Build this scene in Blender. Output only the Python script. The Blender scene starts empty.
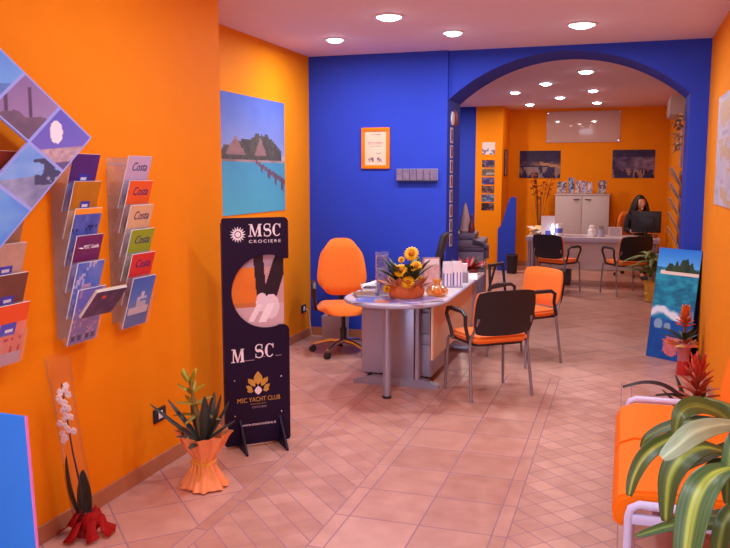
import bpy, bmesh, math, random
from mathutils import Vector, Matrix
random.seed(7)
PI = math.pi
C = bpy.context.scene.collection
R = math.radians

# ------------------------------------------------------------------ helpers
def lin(v):
    v = max(0.0, min(1.0, v / 255.0))
    return v / 12.92 if v <= 0.04045 else ((v + 0.055) / 1.055) ** 2.4
def S(r, g, b): return (lin(r), lin(g), lin(b), 1.0)
def lerp(a, b, t): return a + (b - a) * t
def mixc(a, b, t): return tuple(lerp(x, y, t) for x, y in zip(a, b))

def _h(i, j, s=0):
    n = (i * 374761393 + j * 668265263 + s * 974711) & 0xffffffff
    n = ((n ^ (n >> 13)) * 1274126177) & 0xffffffff
    return ((n ^ (n >> 16)) & 0xffff) / 65535.0
def vn(x, y, s=0):
    i, j = math.floor(x), math.floor(y); fx, fy = x - i, y - j
    fx = fx * fx * (3 - 2 * fx); fy = fy * fy * (3 - 2 * fy)
    return lerp(lerp(_h(i, j, s), _h(i + 1, j, s), fx), lerp(_h(i, j + 1, s), _h(i + 1, j + 1, s), fx), fy)
def fbm(x, y, s=0): return vn(x, y, s) * .55 + vn(x * 2.1, y * 2.1, s + 1) * .3 + vn(x * 4.3, y * 4.3, s + 2) * .15

# ------------------------------------------------------------------ materials
MATS = {}
def new_mat(name):
    m = bpy.data.materials.new(name); m.use_nodes = True
    nt = m.node_tree; b = nt.nodes['Principled BSDF']
    MATS[name] = m
    return m, nt, b
def mat(name, col, rough=.5, metal=0, var=.06, scale=30, bump=0.0, spec=.5, sheen=0):
    m, nt, b = new_mat(name)
    b.inputs['Roughness'].default_value = rough; b.inputs['Metallic'].default_value = metal
    b.inputs['Specular IOR Level'].default_value = spec
    if sheen: b.inputs['Sheen Weight'].default_value = sheen
    tc = nt.nodes.new('ShaderNodeTexCoord'); nz = nt.nodes.new('ShaderNodeTexNoise')
    nz.inputs['Scale'].default_value = scale; nz.inputs['Detail'].default_value = 3
    nt.links.new(tc.outputs['Object'], nz.inputs['Vector'])
    mx = nt.nodes.new('ShaderNodeMix'); mx.data_type = 'RGBA'
    mx.inputs[6].default_value = tuple(max(0, c * (1 - var)) for c in col[:3]) + (1,)
    mx.inputs[7].default_value = tuple(min(1, c * (1 + var)) for c in col[:3]) + (1,)
    nt.links.new(nz.outputs['Fac'], mx.inputs[0]); nt.links.new(mx.outputs[2], b.inputs['Base Color'])
    if bump:
        bp = nt.nodes.new('ShaderNodeBump'); bp.inputs['Strength'].default_value = bump; bp.inputs['Distance'].default_value = .01
        nt.links.new(nz.outputs['Fac'], bp.inputs['Height']); nt.links.new(bp.outputs['Normal'], b.inputs['Normal'])
    return m
def attr_mat(name, rough=.5, spec=.5, coat=0, trans=0):
    m, nt, b = new_mat(name)
    a = nt.nodes.new('ShaderNodeAttribute'); a.attribute_name = 'Col'
    nt.links.new(a.outputs['Color'], b.inputs['Base Color'])
    b.inputs['Roughness'].default_value = rough; b.inputs['Specular IOR Level'].default_value = spec
    b.inputs['Coat Weight'].default_value = coat; b.inputs['Coat Roughness'].default_value = .08
    return m
def clear_mat(name, tint, haze=.16, gloss=.1, hazecol=(.9, .9, .95, 1)):
    m, nt, b = new_mat(name)
    out = nt.nodes['Material Output']; nt.nodes.remove(b)
    t = nt.nodes.new('ShaderNodeBsdfTransparent'); t.inputs[0].default_value = tint
    d = nt.nodes.new('ShaderNodeBsdfDiffuse'); d.inputs[0].default_value = hazecol
    g = nt.nodes.new('ShaderNodeBsdfGlossy'); g.inputs['Roughness'].default_value = .12
    m1 = nt.nodes.new('ShaderNodeMixShader'); m1.inputs[0].default_value = haze
    m2 = nt.nodes.new('ShaderNodeMixShader')
    lw = nt.nodes.new('ShaderNodeLayerWeight'); lw.inputs[0].default_value = .25
    mm = nt.nodes.new('ShaderNodeMath'); mm.operation = 'MULTIPLY'; mm.inputs[1].default_value = gloss * 3
    nt.links.new(lw.outputs['Fresnel'], mm.inputs[0])
    nt.links.new(t.outputs[0], m1.inputs[1]); nt.links.new(d.outputs[0], m1.inputs[2])
    nt.links.new(m1.outputs[0], m2.inputs[1]); nt.links.new(g.outputs[0], m2.inputs[2])
    nt.links.new(mm.outputs[0], m2.inputs[0]); nt.links.new(m2.outputs[0], out.inputs[0])
    return m
def emit_mat(name, col, strength):
    m, nt, b = new_mat(name)
    b.inputs['Base Color'].default_value = col
    b.inputs['Emission Color'].default_value = col; b.inputs['Emission Strength'].default_value = strength
    return m

WALL_ORANGE = mat('orange_wall_paint', (.84, .25, .004, 1), .65, var=.04, scale=6, bump=.03, spec=.1)
WALL_BLUE = mat('blue_wall_paint', (.028, .058, .50, 1), .65, var=.06, scale=5, bump=.03, spec=.1)
CEIL = mat('ceiling_paint', (.78, .68, .80, 1), .8, var=.02, scale=4, spec=.2)
BASEB = mat('baseboard_tile', S(176, 112, 78), .45, var=.12, scale=14)
WHITE = mat('white_plastic', S(235, 232, 238), .4, var=.02)
PAPER = mat('white_paper', S(238, 234, 240), .7, var=.03)
ORANGE_FAB = mat('orange_fabric', (.86, .175, .008, 1), .85, var=.08, scale=220, bump=.15, sheen=.2)
ORANGE_VINYL = mat('orange_vinyl', (.90, .19, .004, 1), .7, var=.04, scale=60, bump=.03, spec=.15)
BLACK_PL = mat('black_plastic', S(34, 28, 38), .45, var=.1)
BLACK_FAB = mat('black_fabric', S(34, 26, 32), .9, var=.15, scale=200, bump=.1)
CHROME = mat('chrome', (.72, .72, .76, 1), .22, 1.0, var=.03)
GREYMETAL = mat('grey_painted_metal', S(160, 158, 182), .35, .5, var=.04)
LEGMETAL = mat('chair_leg_metal', S(150, 142, 152), .35, .6, var=.04)
LAVTUBE = mat('white_enamel_tube', S(206, 208, 250), .4, 0, var=.02)
GREYLAM = mat('grey_laminate', S(172, 166, 194), .45, var=.04, scale=12)
DARKGREY = mat('dark_grey', S(70, 62, 80), .5, var=.08)
LIGHTWOOD = mat('light_wood', S(214, 176, 150), .45, var=.06, scale=9)
DESKTOP = mat('desk_top_laminate', S(206, 190, 192), .3, var=.04, scale=10)
NAVY = mat('navy_board', S(30, 14, 46), .5, var=.05, scale=4, spec=.2)
NAVYEDGE = mat('navy_edge', S(80, 62, 96), .45, var=.05)
SILVERINK = mat('silver_print', S(240, 226, 236), .4, var=.02)
GREYINK = mat('grey_print', S(178, 150, 168), .4, var=.05)
GOLDINK = mat('gold_print', S(206, 160, 70), .35, .2, var=.1)
BLACKINK = mat('black_print', S(30, 24, 40), .5)
NAVYINK = mat('navy_print', S(36, 34, 110), .5)
WHITEINK = mat('white_print', S(240, 238, 244), .5)
TAUPE = mat('cupboard_laminate', S(196, 176, 176), .5, var=.03, scale=6)
RED = mat('red_glass', S(190, 40, 40), .2, var=.1)
REDBOW = clear_mat('red_organza', (.95, .35, .3, 1), .6, .03, S(186, 40, 40))
PEACH = mat('peach_crepe_paper', S(246, 150, 92), .7, var=.12, scale=20, bump=.25)
RAFFIA = mat('yellow_raffia', S(236, 176, 60), .6, var=.15)
YELLOWRAP = mat('yellow_wrap', S(214, 160, 60), .6, var=.15, scale=20)
LEAFDARK = attr_mat('leaf_surface', .38, .5)
PRINT = attr_mat('printed_paper', .42, .4)
GLOSSPRINT = attr_mat('glossy_print', .3, .5, .3)
MATTEPRINT = attr_mat('matte_print', .6, .3)
CLEAR = clear_mat('clear_acrylic', (.985, .975, .985, 1), .085, .10, (1, 1, 1, 1))
CELLO = clear_mat('cellophane', (.985, .98, .985, 1), .015, .10)
ORANGEGLASS = clear_mat('orange_cellophane', (.98, .72, .42, 1), .22, .14, (.95, .5, .15, 1))
SOIL = mat('potting_soil', S(60, 42, 30), .9, var=.3)
BROWNPOT = mat('terracotta_pot', S(150, 82, 50), .7, var=.15)
SKIN = mat('skin', S(222, 160, 132), .5, var=.04)
HAIR = mat('dark_hair', S(30, 18, 18), .45, var=.3, scale=80)
DARKTOP = mat('dark_knit_top', S(34, 26, 34), .85, var=.12, scale=120)
DENIM = mat('dark_trousers', S(40, 40, 62), .85, var=.1, scale=100)
PETALY = mat('sunflower_petal', S(255, 184, 10), .6, var=.12, scale=60)
SEED = mat('sunflower_disc', S(190, 104, 20), .9, var=.3, scale=120)
PETALW = mat('white_petal', S(252, 246, 250), .6, var=.03)
LAMPON = emit_mat('downlight_diffuser', (.97, .95, 1.0, 1), 22.0)
SCREEN = mat('dark_screen', S(26, 22, 26), .12, var=.05)
BLUEBOARD = mat('blue_board', (.012, .24, 1.0, 1), .6, var=.03, scale=3)
PINKEDGE = mat('board_edge', S(220, 130, 220), .5)
MAGENTA = mat('violet_plastic', S(120, 70, 150), .5)

# ------------------------------------------------------------------ mesh builder
class MB:
    def __init__(s): s.bm = bmesh.new()
    def box(s, x0, x1, y0, y1, z0, z1, bev=0):
        r = bmesh.ops.create_cube(s.bm, size=1)
        vs = r['verts']
        bmesh.ops.scale(s.bm, vec=(abs(x1 - x0), abs(y1 - y0), abs(z1 - z0)), verts=vs)
        bmesh.ops.translate(s.bm, vec=((x0 + x1) / 2, (y0 + y1) / 2, (z0 + z1) / 2), verts=vs)
        if bev:
            es = list({e for v in vs for e in v.link_edges})
            bmesh.ops.bevel(s.bm, geom=es, offset=bev, segments=2, affect='EDGES', profile=.5)
        return s
    def tube(s, pts, r, n=10, closed=False, cap=True):
        pts = [Vector(p) for p in pts]; m = len(pts)
        rs = r if isinstance(r, (list, tuple)) else [r] * m
        rings = []; prev = None
        for i, p in enumerate(pts):
            if closed: d = (pts[(i + 1) % m] - pts[i - 1])
            else: d = pts[min(i + 1, m - 1)] - pts[max(i - 1, 0)]
            if d.length < 1e-9: d = Vector((0, 0, 1))
            d.normalize()
            if prev is None:
                a = Vector((0, 0, 1)) if abs(d.z) < .9 else Vector((1, 0, 0))
                prev = (a - d * a.dot(d)).normalized()
            prev = (prev - d * prev.dot(d))
            if prev.length < 1e-6: prev = d.orthogonal()
            prev.normalize(); q = d.cross(prev)
            rings.append([s.bm.verts.new(p + (prev * math.cos(2 * PI * k / n) + q * math.sin(2 * PI * k / n)) * rs[i]) for k in range(n)])
        for i in range(m if closed else m - 1):
            a, b = rings[i], rings[(i + 1) % m]
            for k in range(n):
                try: s.bm.faces.new((a[k], a[(k + 1) % n], b[(k + 1) % n], b[k]))
                except ValueError: pass
        if cap and not closed:
            s.bm.faces.new(list(reversed(rings[0]))); s.bm.faces.new(rings[-1])
        return s
    def lathe(s, prof, c=(0, 0, 0), n=28, wave=None, cap=True):
        c = Vector(c); rings = []
        for i, (r, z) in enumerate(prof):
            ring = []
            for k in range(n):
                a = 2 * PI * k / n
                rr = r * (1 + (wave(a, i, z) if wave else 0))
                ring.append(s.bm.verts.new(c + Vector((rr * math.cos(a), rr * math.sin(a), z))))
            rings.append(ring)
        for a, b in zip(rings, rings[1:]):
            for k in range(n): s.bm.faces.new((a[k], a[(k + 1) % n], b[(k + 1) % n], b[k]))
        if cap:
            if prof[0][0] > 1e-4: s.bm.faces.new(list(reversed(rings[0])))
            if prof[-1][0] > 1e-4: s.bm.faces.new(rings[-1])
        return s
    def ball(s, c, rx, ry=None, rz=None, seg=14, rings=9):
        ry = ry or rx; rz = rz or rx
        r = bmesh.ops.create_uvsphere(s.bm, u_segments=seg, v_segments=rings, radius=1)
        bmesh.ops.scale(s.bm, vec=(rx, ry, rz), verts=r['verts']); bmesh.ops.translate(s.bm, vec=c, verts=r['verts'])
        return s
    def prism(s, poly, a, b, axis='y'):
        """poly in the plane across axis, from a to b along it (y: x,z / z: x,y / x: y,z)"""
        def P(p, t):
            return {'y': (p[0], t, p[1]), 'z': (p[0], p[1], t), 'x': (t, p[0], p[1])}[axis]
        v0 = [s.bm.verts.new(P(p, a)) for p in poly]; v1 = [s.bm.verts.new(P(p, b)) for p in poly]
        n = len(poly)
        f0 = s.bm.faces.new(v0); f1 = s.bm.faces.new(list(reversed(v1)))
        for i in range(n): s.bm.faces.new((v0[(i + 1) % n], v0[i], v1[i], v1[(i + 1) % n]))
        f0.normal_update(); f1.normal_update()
        bmesh.ops.triangulate(s.bm, faces=[f0, f1])
        return s
    def quad(s, *p):
        s.bm.faces.new([s.bm.verts.new(q) for q in p]); return s
    def build(s, name, m, parent=None, smooth=True, angle=40, solid=0):
        bmesh.ops.recalc_face_normals(s.bm, faces=s.bm.faces[:])
        me = bpy.data.meshes.new(name); s.bm.to_mesh(me); s.bm.free()
        me.materials.append(m)
        return link(name, me, parent, smooth, angle, solid)
def link(name, me, parent=None, smooth=True, angle=40, solid=0):
    o = bpy.data.objects.new(name, me); C.objects.link(o)
    if parent: o.parent = parent
    if smooth and len(me.polygons):
        me.polygons.foreach_set('use_smooth', [True] * len(me.polygons))
        me.set_sharp_from_angle(angle=R(angle))
    if solid:
        md = o.modifiers.new('thickness', 'SOLIDIFY'); md.thickness = solid; md.offset = 0
    return o
def tag(o, label=None, cat=None, group=None, kind=None):
    if label: o['label'] = label
    if cat: o['category'] = cat
    if group: o['group'] = group
    if kind: o['kind'] = kind
    return o
def empty(name, loc, rz=0, label=None, cat=None, group=None, rx=0, ry=0):
    o = bpy.data.objects.new(name, None); C.objects.link(o)
    o.empty_display_size = .1; o.location = loc; o.rotation_euler = (rx, ry, rz)
    return tag(o, label, cat, group)
def place(o, loc, rz=0, rx=0, ry=0):
    o.location = loc; o.rotation_euler = (rx, ry, rz); return o
def copy_tree(o, parent=None):
    c = o.copy(); C.objects.link(c)
    if parent: c.parent = parent
    for ch in list(o.children): copy_tree(ch, c)
    return c
def card(name, w, h, t, fn, m=None, nx=16, nz=20, parent=None, edge=(235, 232, 236), back=None, bend=0):
    """a printed sheet / panel: x centred, z from 0 to h, printed face towards -y at y=-t"""
    bm = bmesh.new(); lay = bm.loops.layers.float_color.new('Col')
    e = S(*edge); bk = S(*(back or edge))
    def by(v): return -bend * math.sin(v * PI / 2) ** 2
    F = [[bm.verts.new((-w / 2 + w * i / nx, -t + by(j / nz), h * j / nz)) for i in range(nx + 1)] for j in range(nz + 1)]
    B = [[bm.verts.new((-w / 2 + w * i / nx, by(j / nz), h * j / nz)) for i in (0, nx)] for j in range(nz + 1)]
    def face(vs, col):
        f = bm.faces.new(vs)
        for l in f.loops: l[lay] = col
    for j in range(nz):
        for i in range(nx):
            face((F[j][i], F[j][i + 1], F[j + 1][i + 1], F[j + 1][i]), S(*fn((i + .5) / nx, (j + .5) / nz)))
        face((B[j][1], B[j][0], B[j + 1][0], B[j + 1][1]), bk)
        face((F[j][0], F[j + 1][0], B[j + 1][0], B[j][0]), e)
        face((F[j + 1][nx], F[j][nx], B[j][1], B[j + 1][1]), e)
    face(tuple(F[0][i] for i in range(nx, -1, -1)) + (B[0][0], B[0][1]), e)
    face(tuple(F[nz][i] for i in range(nx + 1)) + (B[nz][1], B[nz][0]), e)
    me = bpy.data.meshes.new(name); bm.to_mesh(me); bm.free()
    me.materials.append(m or PRINT)
    return link(name, me, parent, smooth=False)
def text(name, s, size, m, parent, x, y, z, width=None, shear=0, ext=.0006, align='LEFT', rot=(PI / 2, 0, 0), space=1.0, bold=0):
    cu = bpy.data.curves.new(name, 'FONT'); cu.body = s; cu.size = size; cu.extrude = ext; cu.shear = shear
    cu.align_x = align; cu.space_character = space; cu.offset = bold; cu.resolution_u = 3
    tmp = bpy.data.objects.new(name + '_tmp', cu); C.objects.link(tmp)
    dg = bpy.context.evaluated_depsgraph_get()
    me = bpy.data.meshes.new_from_object(tmp.evaluated_get(dg))
    bpy.data.objects.remove(tmp); bpy.data.curves.remove(cu)
    if width:
        xs = [v.co.x for v in me.vertices]; k = width / (max(xs) - min(xs))
        for v in me.vertices: v.co.x *= k
    me.name = name; me.materials.clear(); me.materials.append(m)
    o = link(name, me, parent, smooth=False)
    o.location = (x, y, z); o.rotation_euler = rot
    return o
def struct(o, label=None):
    o['kind'] = 'structure'
    if label: o['label'] = label
    return o

# a leaf blade along a path, coloured across its width
def blade(bm, lay, pts, wid, side, c_mid, c_edge, fold=.25, nw=6, jit=0, tipc=None):
    pts = [Vector(p) for p in pts]
    # resample through Catmull-Rom
    out = []; n = len(pts); seg = 6
    for i in range(n - 1):
        p0, p1, p2, p3 = pts[max(i - 1, 0)], pts[i], pts[i + 1], pts[min(i + 2, n - 1)]
        for k in range(seg):
            t = k / seg
            out.append(.5 * ((2 * p1) + (p2 - p0) * t + (2 * p0 - 5 * p1 + 4 * p2 - p3) * t * t + (3 * p1 - p0 - 3 * p2 + p3) * t ** 3))
    out.append(pts[-1]); m = len(out); rows = []
    side = Vector(side)
    for i, p in enumerate(out):
        d = (out[min(i + 1, m - 1)] - out[max(i - 1, 0)]).normalized()
        sv = side - d * side.dot(d)
        if sv.length < 1e-4: sv = d.orthogonal()
        sv.normalize(); up = sv.cross(d)
        t = i / (m - 1); w = wid(t) if callable(wid) else wid * (math.sin(PI * min(1, .12 + t * .88)) ** .7)
        row = []
        for k in range(nw + 1):
            u = k / nw * 2 - 1
            row.append(bm.verts.new(p + sv * (u * w / 2) + up * (abs(u) * w * fold)))
        rows.append(row)
    def colour(i, k):
        u = abs(k / nw * 2 - 1)
        st = .5 + .5 * math.sin(k * 2.3 + jit * 7)
        c = mixc(c_mid, c_edge, min(1, u * 1.15) if u > .35 else .30 * st)
        if nw > 12:      # striped blade: pale streaks along the middle, deep green margins
            q = k / nw * 2 - 1
            c = mixc(c_mid, c_edge, min(1, max(0, (abs(q - .05) - .16) * 4.5)) * (.82 + .18 * math.sin(q * 23 + jit * 9)))
            if abs(q - .05) < .2: c = mixc(c, tuple(min(255, x * 1.22) for x in c_mid), .5 + .5 * math.sin(q * 40 + jit * 5))
        if tipc and i > (m - 1) * .75: c = mixc(c, tipc, (i / (m - 1) - .75) * 4)
        g = .94 + .12 * vn(i * .35, k * .9, int(jit * 100) + 3)
        return S(*(x * g for x in c))
    for i in range(m - 1):
        for k in range(nw):
            f = bm.faces.new((rows[i][k], rows[i][k + 1], rows[i + 1][k + 1], rows[i + 1][k]))
            for l, ik in zip(f.loops, ((i, k), (i, k + 1), (i + 1, k + 1), (i + 1, k))): l[lay] = colour(*ik)
class Leaves:
    def __init__(s): s.bm = bmesh.new(); s.lay = s.bm.loops.layers.float_color.new('Col')
    def add(s, *a, **k): blade(s.bm, s.lay, *a, **k); return s
    def arc(s, base, az, length, rise, width, cm, ce, fold=.25, jit=0, droop=.5, tipc=None, nw=4):
        d = Vector((math.cos(az), math.sin(az), 0)); b = Vector(base); pts = []
        for i in range(5):
            t = i / 4
            pts.append(b + d * (length * (t * math.cos(rise) + droop * .35 * t * t)) + Vector((0, 0, 1)) * (length * (t * math.sin(rise) - droop * t * t)))
        return s.add(pts, width, (-math.sin(az), math.cos(az), 0), cm, ce, fold, nw, jit, tipc)
    def build(s, name, parent=None, m=None):
        me = bpy.data.meshes.new(name); s.bm.to_mesh(me); s.bm.free(); me.materials.append(m or LEAFDARK)
        o = link(name, me, parent, True, 60)
        if parent and parent.location.x > .2 and parent.location.y < 7.5:      # leaves bend off the right wall
            ca, sa = math.cos(parent.rotation_euler.z), math.sin(parent.rotation_euler.z)
            for v in me.vertices:
                wx = parent.location.x + ca * v.co.x - sa * v.co.y; lim = XR - .03
                if wx > lim - .08:
                    d = (wx - (lim - .08)); nd = .08 * (1 - math.exp(-d / .08)) - d
                    v.co.x += ca * nd; v.co.y -= sa * nd
        md = o.modifiers.new('thickness', 'SOLIDIFY'); md.thickness = .0012
        return o

# ------------------------------------------------------------------ camera
F_PX, CAM_H = 798.0, 1.65
cam = bpy.data.cameras.new('camera'); co = bpy.data.objects.new('camera', cam); C.objects.link(co)
cam.sensor_fit = 'HORIZONTAL'; cam.sensor_width = 36; cam.lens = 36 * F_PX / 730; cam.clip_start = .05; cam.clip_end = 200
pitch = math.atan(99 / F_PX); yaw = math.atan(262 * math.cos(pitch) / F_PX)
co.location = (0, 0, CAM_H); co.rotation_euler = (PI / 2 - pitch, 0, yaw)
bpy.context.scene.camera = co
_f = Vector((-math.sin(yaw) * math.cos(pitch), math.cos(yaw) * math.cos(pitch), -math.sin(pitch)))
_r = Vector((math.cos(yaw), math.sin(yaw), 0)); _u = _r.cross(_f)
def at(px, py, Y):
    """the point of the room at depth Y along the sight line of a photo pixel (used to take measurements)"""
    d = _f + _r * ((px - 365) / F_PX) - _u * ((py - 274) / F_PX)
    return Vector((0, 0, CAM_H)) + d * (Y / d.y)

# ------------------------------------------------------------------ room dimensions
XL, XL2, XR, H = -2.45, -3.07, 0.655, 2.82
YF, YP, YB, YA0, YA1, YE = -1.7, 4.58, 7.6, 7.645, 8.22, 14.75
JL, JR = -1.65, 0.50      # arch jambs
T = .12

def floor_material():
    m, nt, b = new_mat('terracotta_tile_floor')
    N = nt.nodes; L = nt.links
    def val(x):
        v = N.new('ShaderNodeValue'); v.outputs[0].default_value = x; return v.outputs[0]
    def M(op, a, bb=None, c=None):
        n = N.new('ShaderNodeMath'); n.operation = op
        for i, q in enumerate((a, bb, c)):
            if q is None: continue
            if isinstance(q, (int, float)): n.inputs[i].default_value = q
            else: L.new(q, n.inputs[i])
        return n.outputs[0]
    tc = N.new('ShaderNodeTexCoord'); sx = N.new('ShaderNodeSeparateXYZ'); L.new(tc.outputs['Object'], sx.inputs[0])
    x, y = sx.outputs[0], sx.outputs[1]
    def line(c, period, off, w):     # grout where c is near a multiple of the period
        f = M('PINGPONG', M('ADD', c, -off), period / 2.0)
        return M('LESS_THAN', f, w)
    def rng(c, a, bb): return M('MULTIPLY', M('GREATER_THAN', c, a), M('LESS_THAN', c, bb))
    q = math.sqrt(.5)
    p1 = M('MULTIPLY', M('ADD', x, y), q); p2 = M('MULTIPLY', M('SUBTRACT', x, y), q)
    inY = M('LESS_THAN', y, 6.55)
    zoneBandL = M('MULTIPLY', rng(x, -1.80, -1.30), M('LESS_THAN', y, 5.6))
    zoneBandR = M('MULTIPLY', rng(x, -.46, .022), inY)
    band = M('MAXIMUM', zoneBandL, zoneBandR)
    mid = M('MULTIPLY', rng(x, -1.225, -.53), inY)
    strip = M('MULTIPLY', M('MAXIMUM', M('MAXIMUM', rng(x, -1.87, -1.80), rng(x, -1.30, -1.225)), M('MAXIMUM', rng(x, -.53, -.46), rng(x, .022, .095))), inY)
    big = M('SUBTRACT', 1.0, M('MAXIMUM', M('MAXIMUM', band, mid), strip))
    gw = .0042
    gbig = M('MAXIMUM', line(p1, .34, .592, gw), line(p2, .34, -3.885, gw))
    gband = M('MAXIMUM', line(p1, .118, .04, .003), M('MULTIPLY', line(p2, .118, .02, .0028), M('ADD', .35, M('MULTIPLY', zoneBandR, .5))))
    gmid = M('MAXIMUM', line(x, .3475, -1.225, gw), line(y, .357, 3.513, gw))
    gstr = line(y, .357, 3.513, gw)
    edges = None
    for e in (-1.87, -1.80, -1.30, -1.225, -.53, -.46, .022, .095):
        g = M('LESS_THAN', M('ABSOLUTE', M('ADD', x, -e)), .0032)
        edges = g if edges is None else M('MAXIMUM', edges, g)
    edges = M('MULTIPLY', edges, inY)
    grout = M('ADD', M('ADD', M('MULTIPLY', gbig, big), M('MULTIPLY', gband, band)), M('ADD', M('MULTIPLY', gmid, mid), M('MULTIPLY', gstr, strip)))
    grout = M('MINIMUM', M('MAXIMUM', grout, edges), 1.0)
    # one tint per tile
    def cell(c, period, off): return M('FLOOR', M('DIVIDE', M('ADD', c, -off), period))
    def cid(a, bb, sc):
        v = N.new('ShaderNodeCombineXYZ'); L.new(a, v.inputs[0]); L.new(bb, v.inputs[1]); v.inputs[2].default_value = sc
        w = N.new('ShaderNodeTexWhiteNoise'); L.new(v.outputs[0], w.inputs['Vector']); return w.outputs['Value']
    idb = cid(cell(p1, .34, .592), cell(p2, .34, -3.885), 1); idd = cid(cell(p1, .118, .04), cell(p2, .118, .02), 2)
    idm = cid(cell(x, .3475, -1.225), cell(y, .357, 3.513), 3)
    tint = M('ADD', M('MULTIPLY', idb, big), M('ADD', M('MULTIPLY', idd, band), M('MULTIPLY', idm, M('ADD', mid, strip))))
    nz = N.new('ShaderNodeTexNoise'); nz.inputs['Scale'].default_value = 7; nz.inputs['Detail'].default_value = 6; L.new(tc.outputs['Object'], nz.inputs['Vector'])
    fac = M('ADD', M('MULTIPLY', tint, .4), M('MULTIPLY', M('SUBTRACT', nz.outputs['Fac'], .2), 1.0))
    cr = N.new('ShaderNodeMix'); cr.data_type = 'RGBA'; L.new(fac, cr.inputs[0])
    cr.inputs[6].default_value = S(170, 117, 102); cr.inputs[7].default_value = S(216, 166, 152)
    mg = N.new('ShaderNodeMix'); mg.data_type = 'RGBA'; L.new(M('MULTIPLY', grout, .8), mg.inputs[0]); L.new(cr.outputs[2], mg.inputs[6])
    mg.inputs[7].default_value = S(146, 112, 134)
    L.new(mg.outputs[2], b.inputs['Base Color'])
    L.new(M('ADD', .34, M('MULTIPLY', grout, .4)), b.inputs['Roughness'])
    b.inputs['Specular IOR Level'].default_value = .35
    bp = N.new('ShaderNodeBump'); bp.inputs['Strength'].default_value = .25; bp.inputs['Distance'].default_value = .004
    L.new(M('SUBTRACT', M('MULTIPLY', nz.outputs['Fac'], .3), grout), bp.inputs['Height']); L.new(bp.outputs['Normal'], b.inputs['Normal'])
    return m
FLOOR = floor_material()

struct(MB().box(-4.3, XR + T, YF - .3, YE + T, -.1, 0).build('floor', FLOOR, smooth=False))
struct(MB().box(-4.3, XR + T, YF - T, YE + T, H, H + .1).build('ceiling', CEIL, smooth=False))
struct(MB().box(XL - .6 - T, XL, YF, YP, 0, H).build('wall_left', WALL_ORANGE, smooth=False))
struct(MB().box(XL2 - T, XL2, YP, YB, 0, H).build('wall_left_recess', WALL_ORANGE, smooth=False))
struct(MB().box(XR, XR + T, YF, YE, 0, H).build('wall_right', WALL_ORANGE, smooth=False))
struct(MB().box(XL2 - T, JL, YB, YA1, 0, H).build('wall_blue', WALL_BLUE, smooth=False))
# arch wall: pier on the right and a segmental head
arc = []
half = (JR - JL) / 2; rise = .405; rad = (half ** 2 + rise ** 2) / (2 * rise); zs = 2.365; czz = zs + rise - rad; cxx = (JL + JR) / 2
a0 = math.asin(half / rad)
for i in range(33):
    a = -a0 + 2 * a0 * i / 32
    arc.append((cxx + rad * math.sin(a), czz + rad * math.cos(a)))
poly = [(JL, H)] + arc + [(JR, 0), (XR, 0), (XR, H)]
struct(MB().prism(poly, YA0, YA1).build('wall_arch', WALL_BLUE, smooth=False))
struct(MB().box(-4.2, -4.08, YA1, YE, 0, H).build('wall_left_rear', WALL_BLUE, smooth=False))
struct(MB().box(-4.2, XL2, YA1 - T, YA1, 0, H).build('wall_rear_return', WALL_BLUE, smooth=False))
struct(MB().box(-4.2, XR, YE, YE + T, 0, H).build('wall_back', WALL_ORANGE, smooth=False))
struct(MB().box(-4.08, -2.51, 13.93, 14.1, 0, H).build('wall_rear_blue', WALL_BLUE, smooth=False))
struct(MB().box(-2.51, -2.05, 13.9, YE, 0, H).build('wall_column', WALL_ORANGE, smooth=False))
# street front behind the camera: solid sides, low sill and a wide shop window opening
mb = MB(); mb.box(XL - .3, -2.2, YF - T, YF, 0, H); mb.box(.5, XR + T, YF - T, YF, 0, H); mb.box(-2.2, .5, YF - T, YF, 2.6, H); mb.box(-2.2, .5, YF - T, YF, 0, .12)
struct(mb.build('wall_front', WALL_ORANGE, smooth=False))
mb = MB()
for xx in (-2.2, -.87, .46): mb.box(xx, xx + .04, YF - .08, YF - .02, .12, 2.6)
mb.box(-2.16, .46, YF - .08, YF - .02, 2.56, 2.6); mb.box(-2.16, .46, YF - .08, YF - .02, .12, .16)
struct(mb.build('window_1', GREYMETAL, smooth=False))
struct(MB().box(XL, XL + .012, YF, YP + .012, 0, .085, .003).build('baseboard_left', BASEB, smooth=False))
struct(MB().box(XL2, XL2 + .012, YP, YB, 0, .085, .003).build('baseboard_recess', BASEB, smooth=False))
struct(MB().box(XL2 + .012, JL + .012, YB - .012, YB, 0, .085, .003).build('baseboard_blue', BASEB, smooth=False))
struct(MB().box(XR - .012, XR, YF, YA0, 0, .085, .003).build('baseboard_right', BASEB, smooth=False))
struct(MB().box(-2.05, XR, YE - .012, YE, 0, .085, .003).build('baseboard_back', BASEB, smooth=False))
struct(MB().box(-2.52, -2.05, 13.888, 13.9, 0, .085, .003).build('baseboard_column', BASEB, smooth=False))

# low blue wavy-topped screen beside the column
pts = [(0, 0), (.30, 0), (.30, 1.27), (.24, 1.28)]
for i in range(13):
    t = i / 12; pts.append((.22 - .20 * t, 1.27 - .52 * (t * t * (3 - 2 * t))))
pts.append((0, .72))
o = MB().prism(pts, 0, .05).build('partition_screen', WALL_BLUE)
place(o, (-2.09, 13.84, 0)); tag(o, 'low blue screen with a wavy cut top beside the orange column', 'screen')

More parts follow.
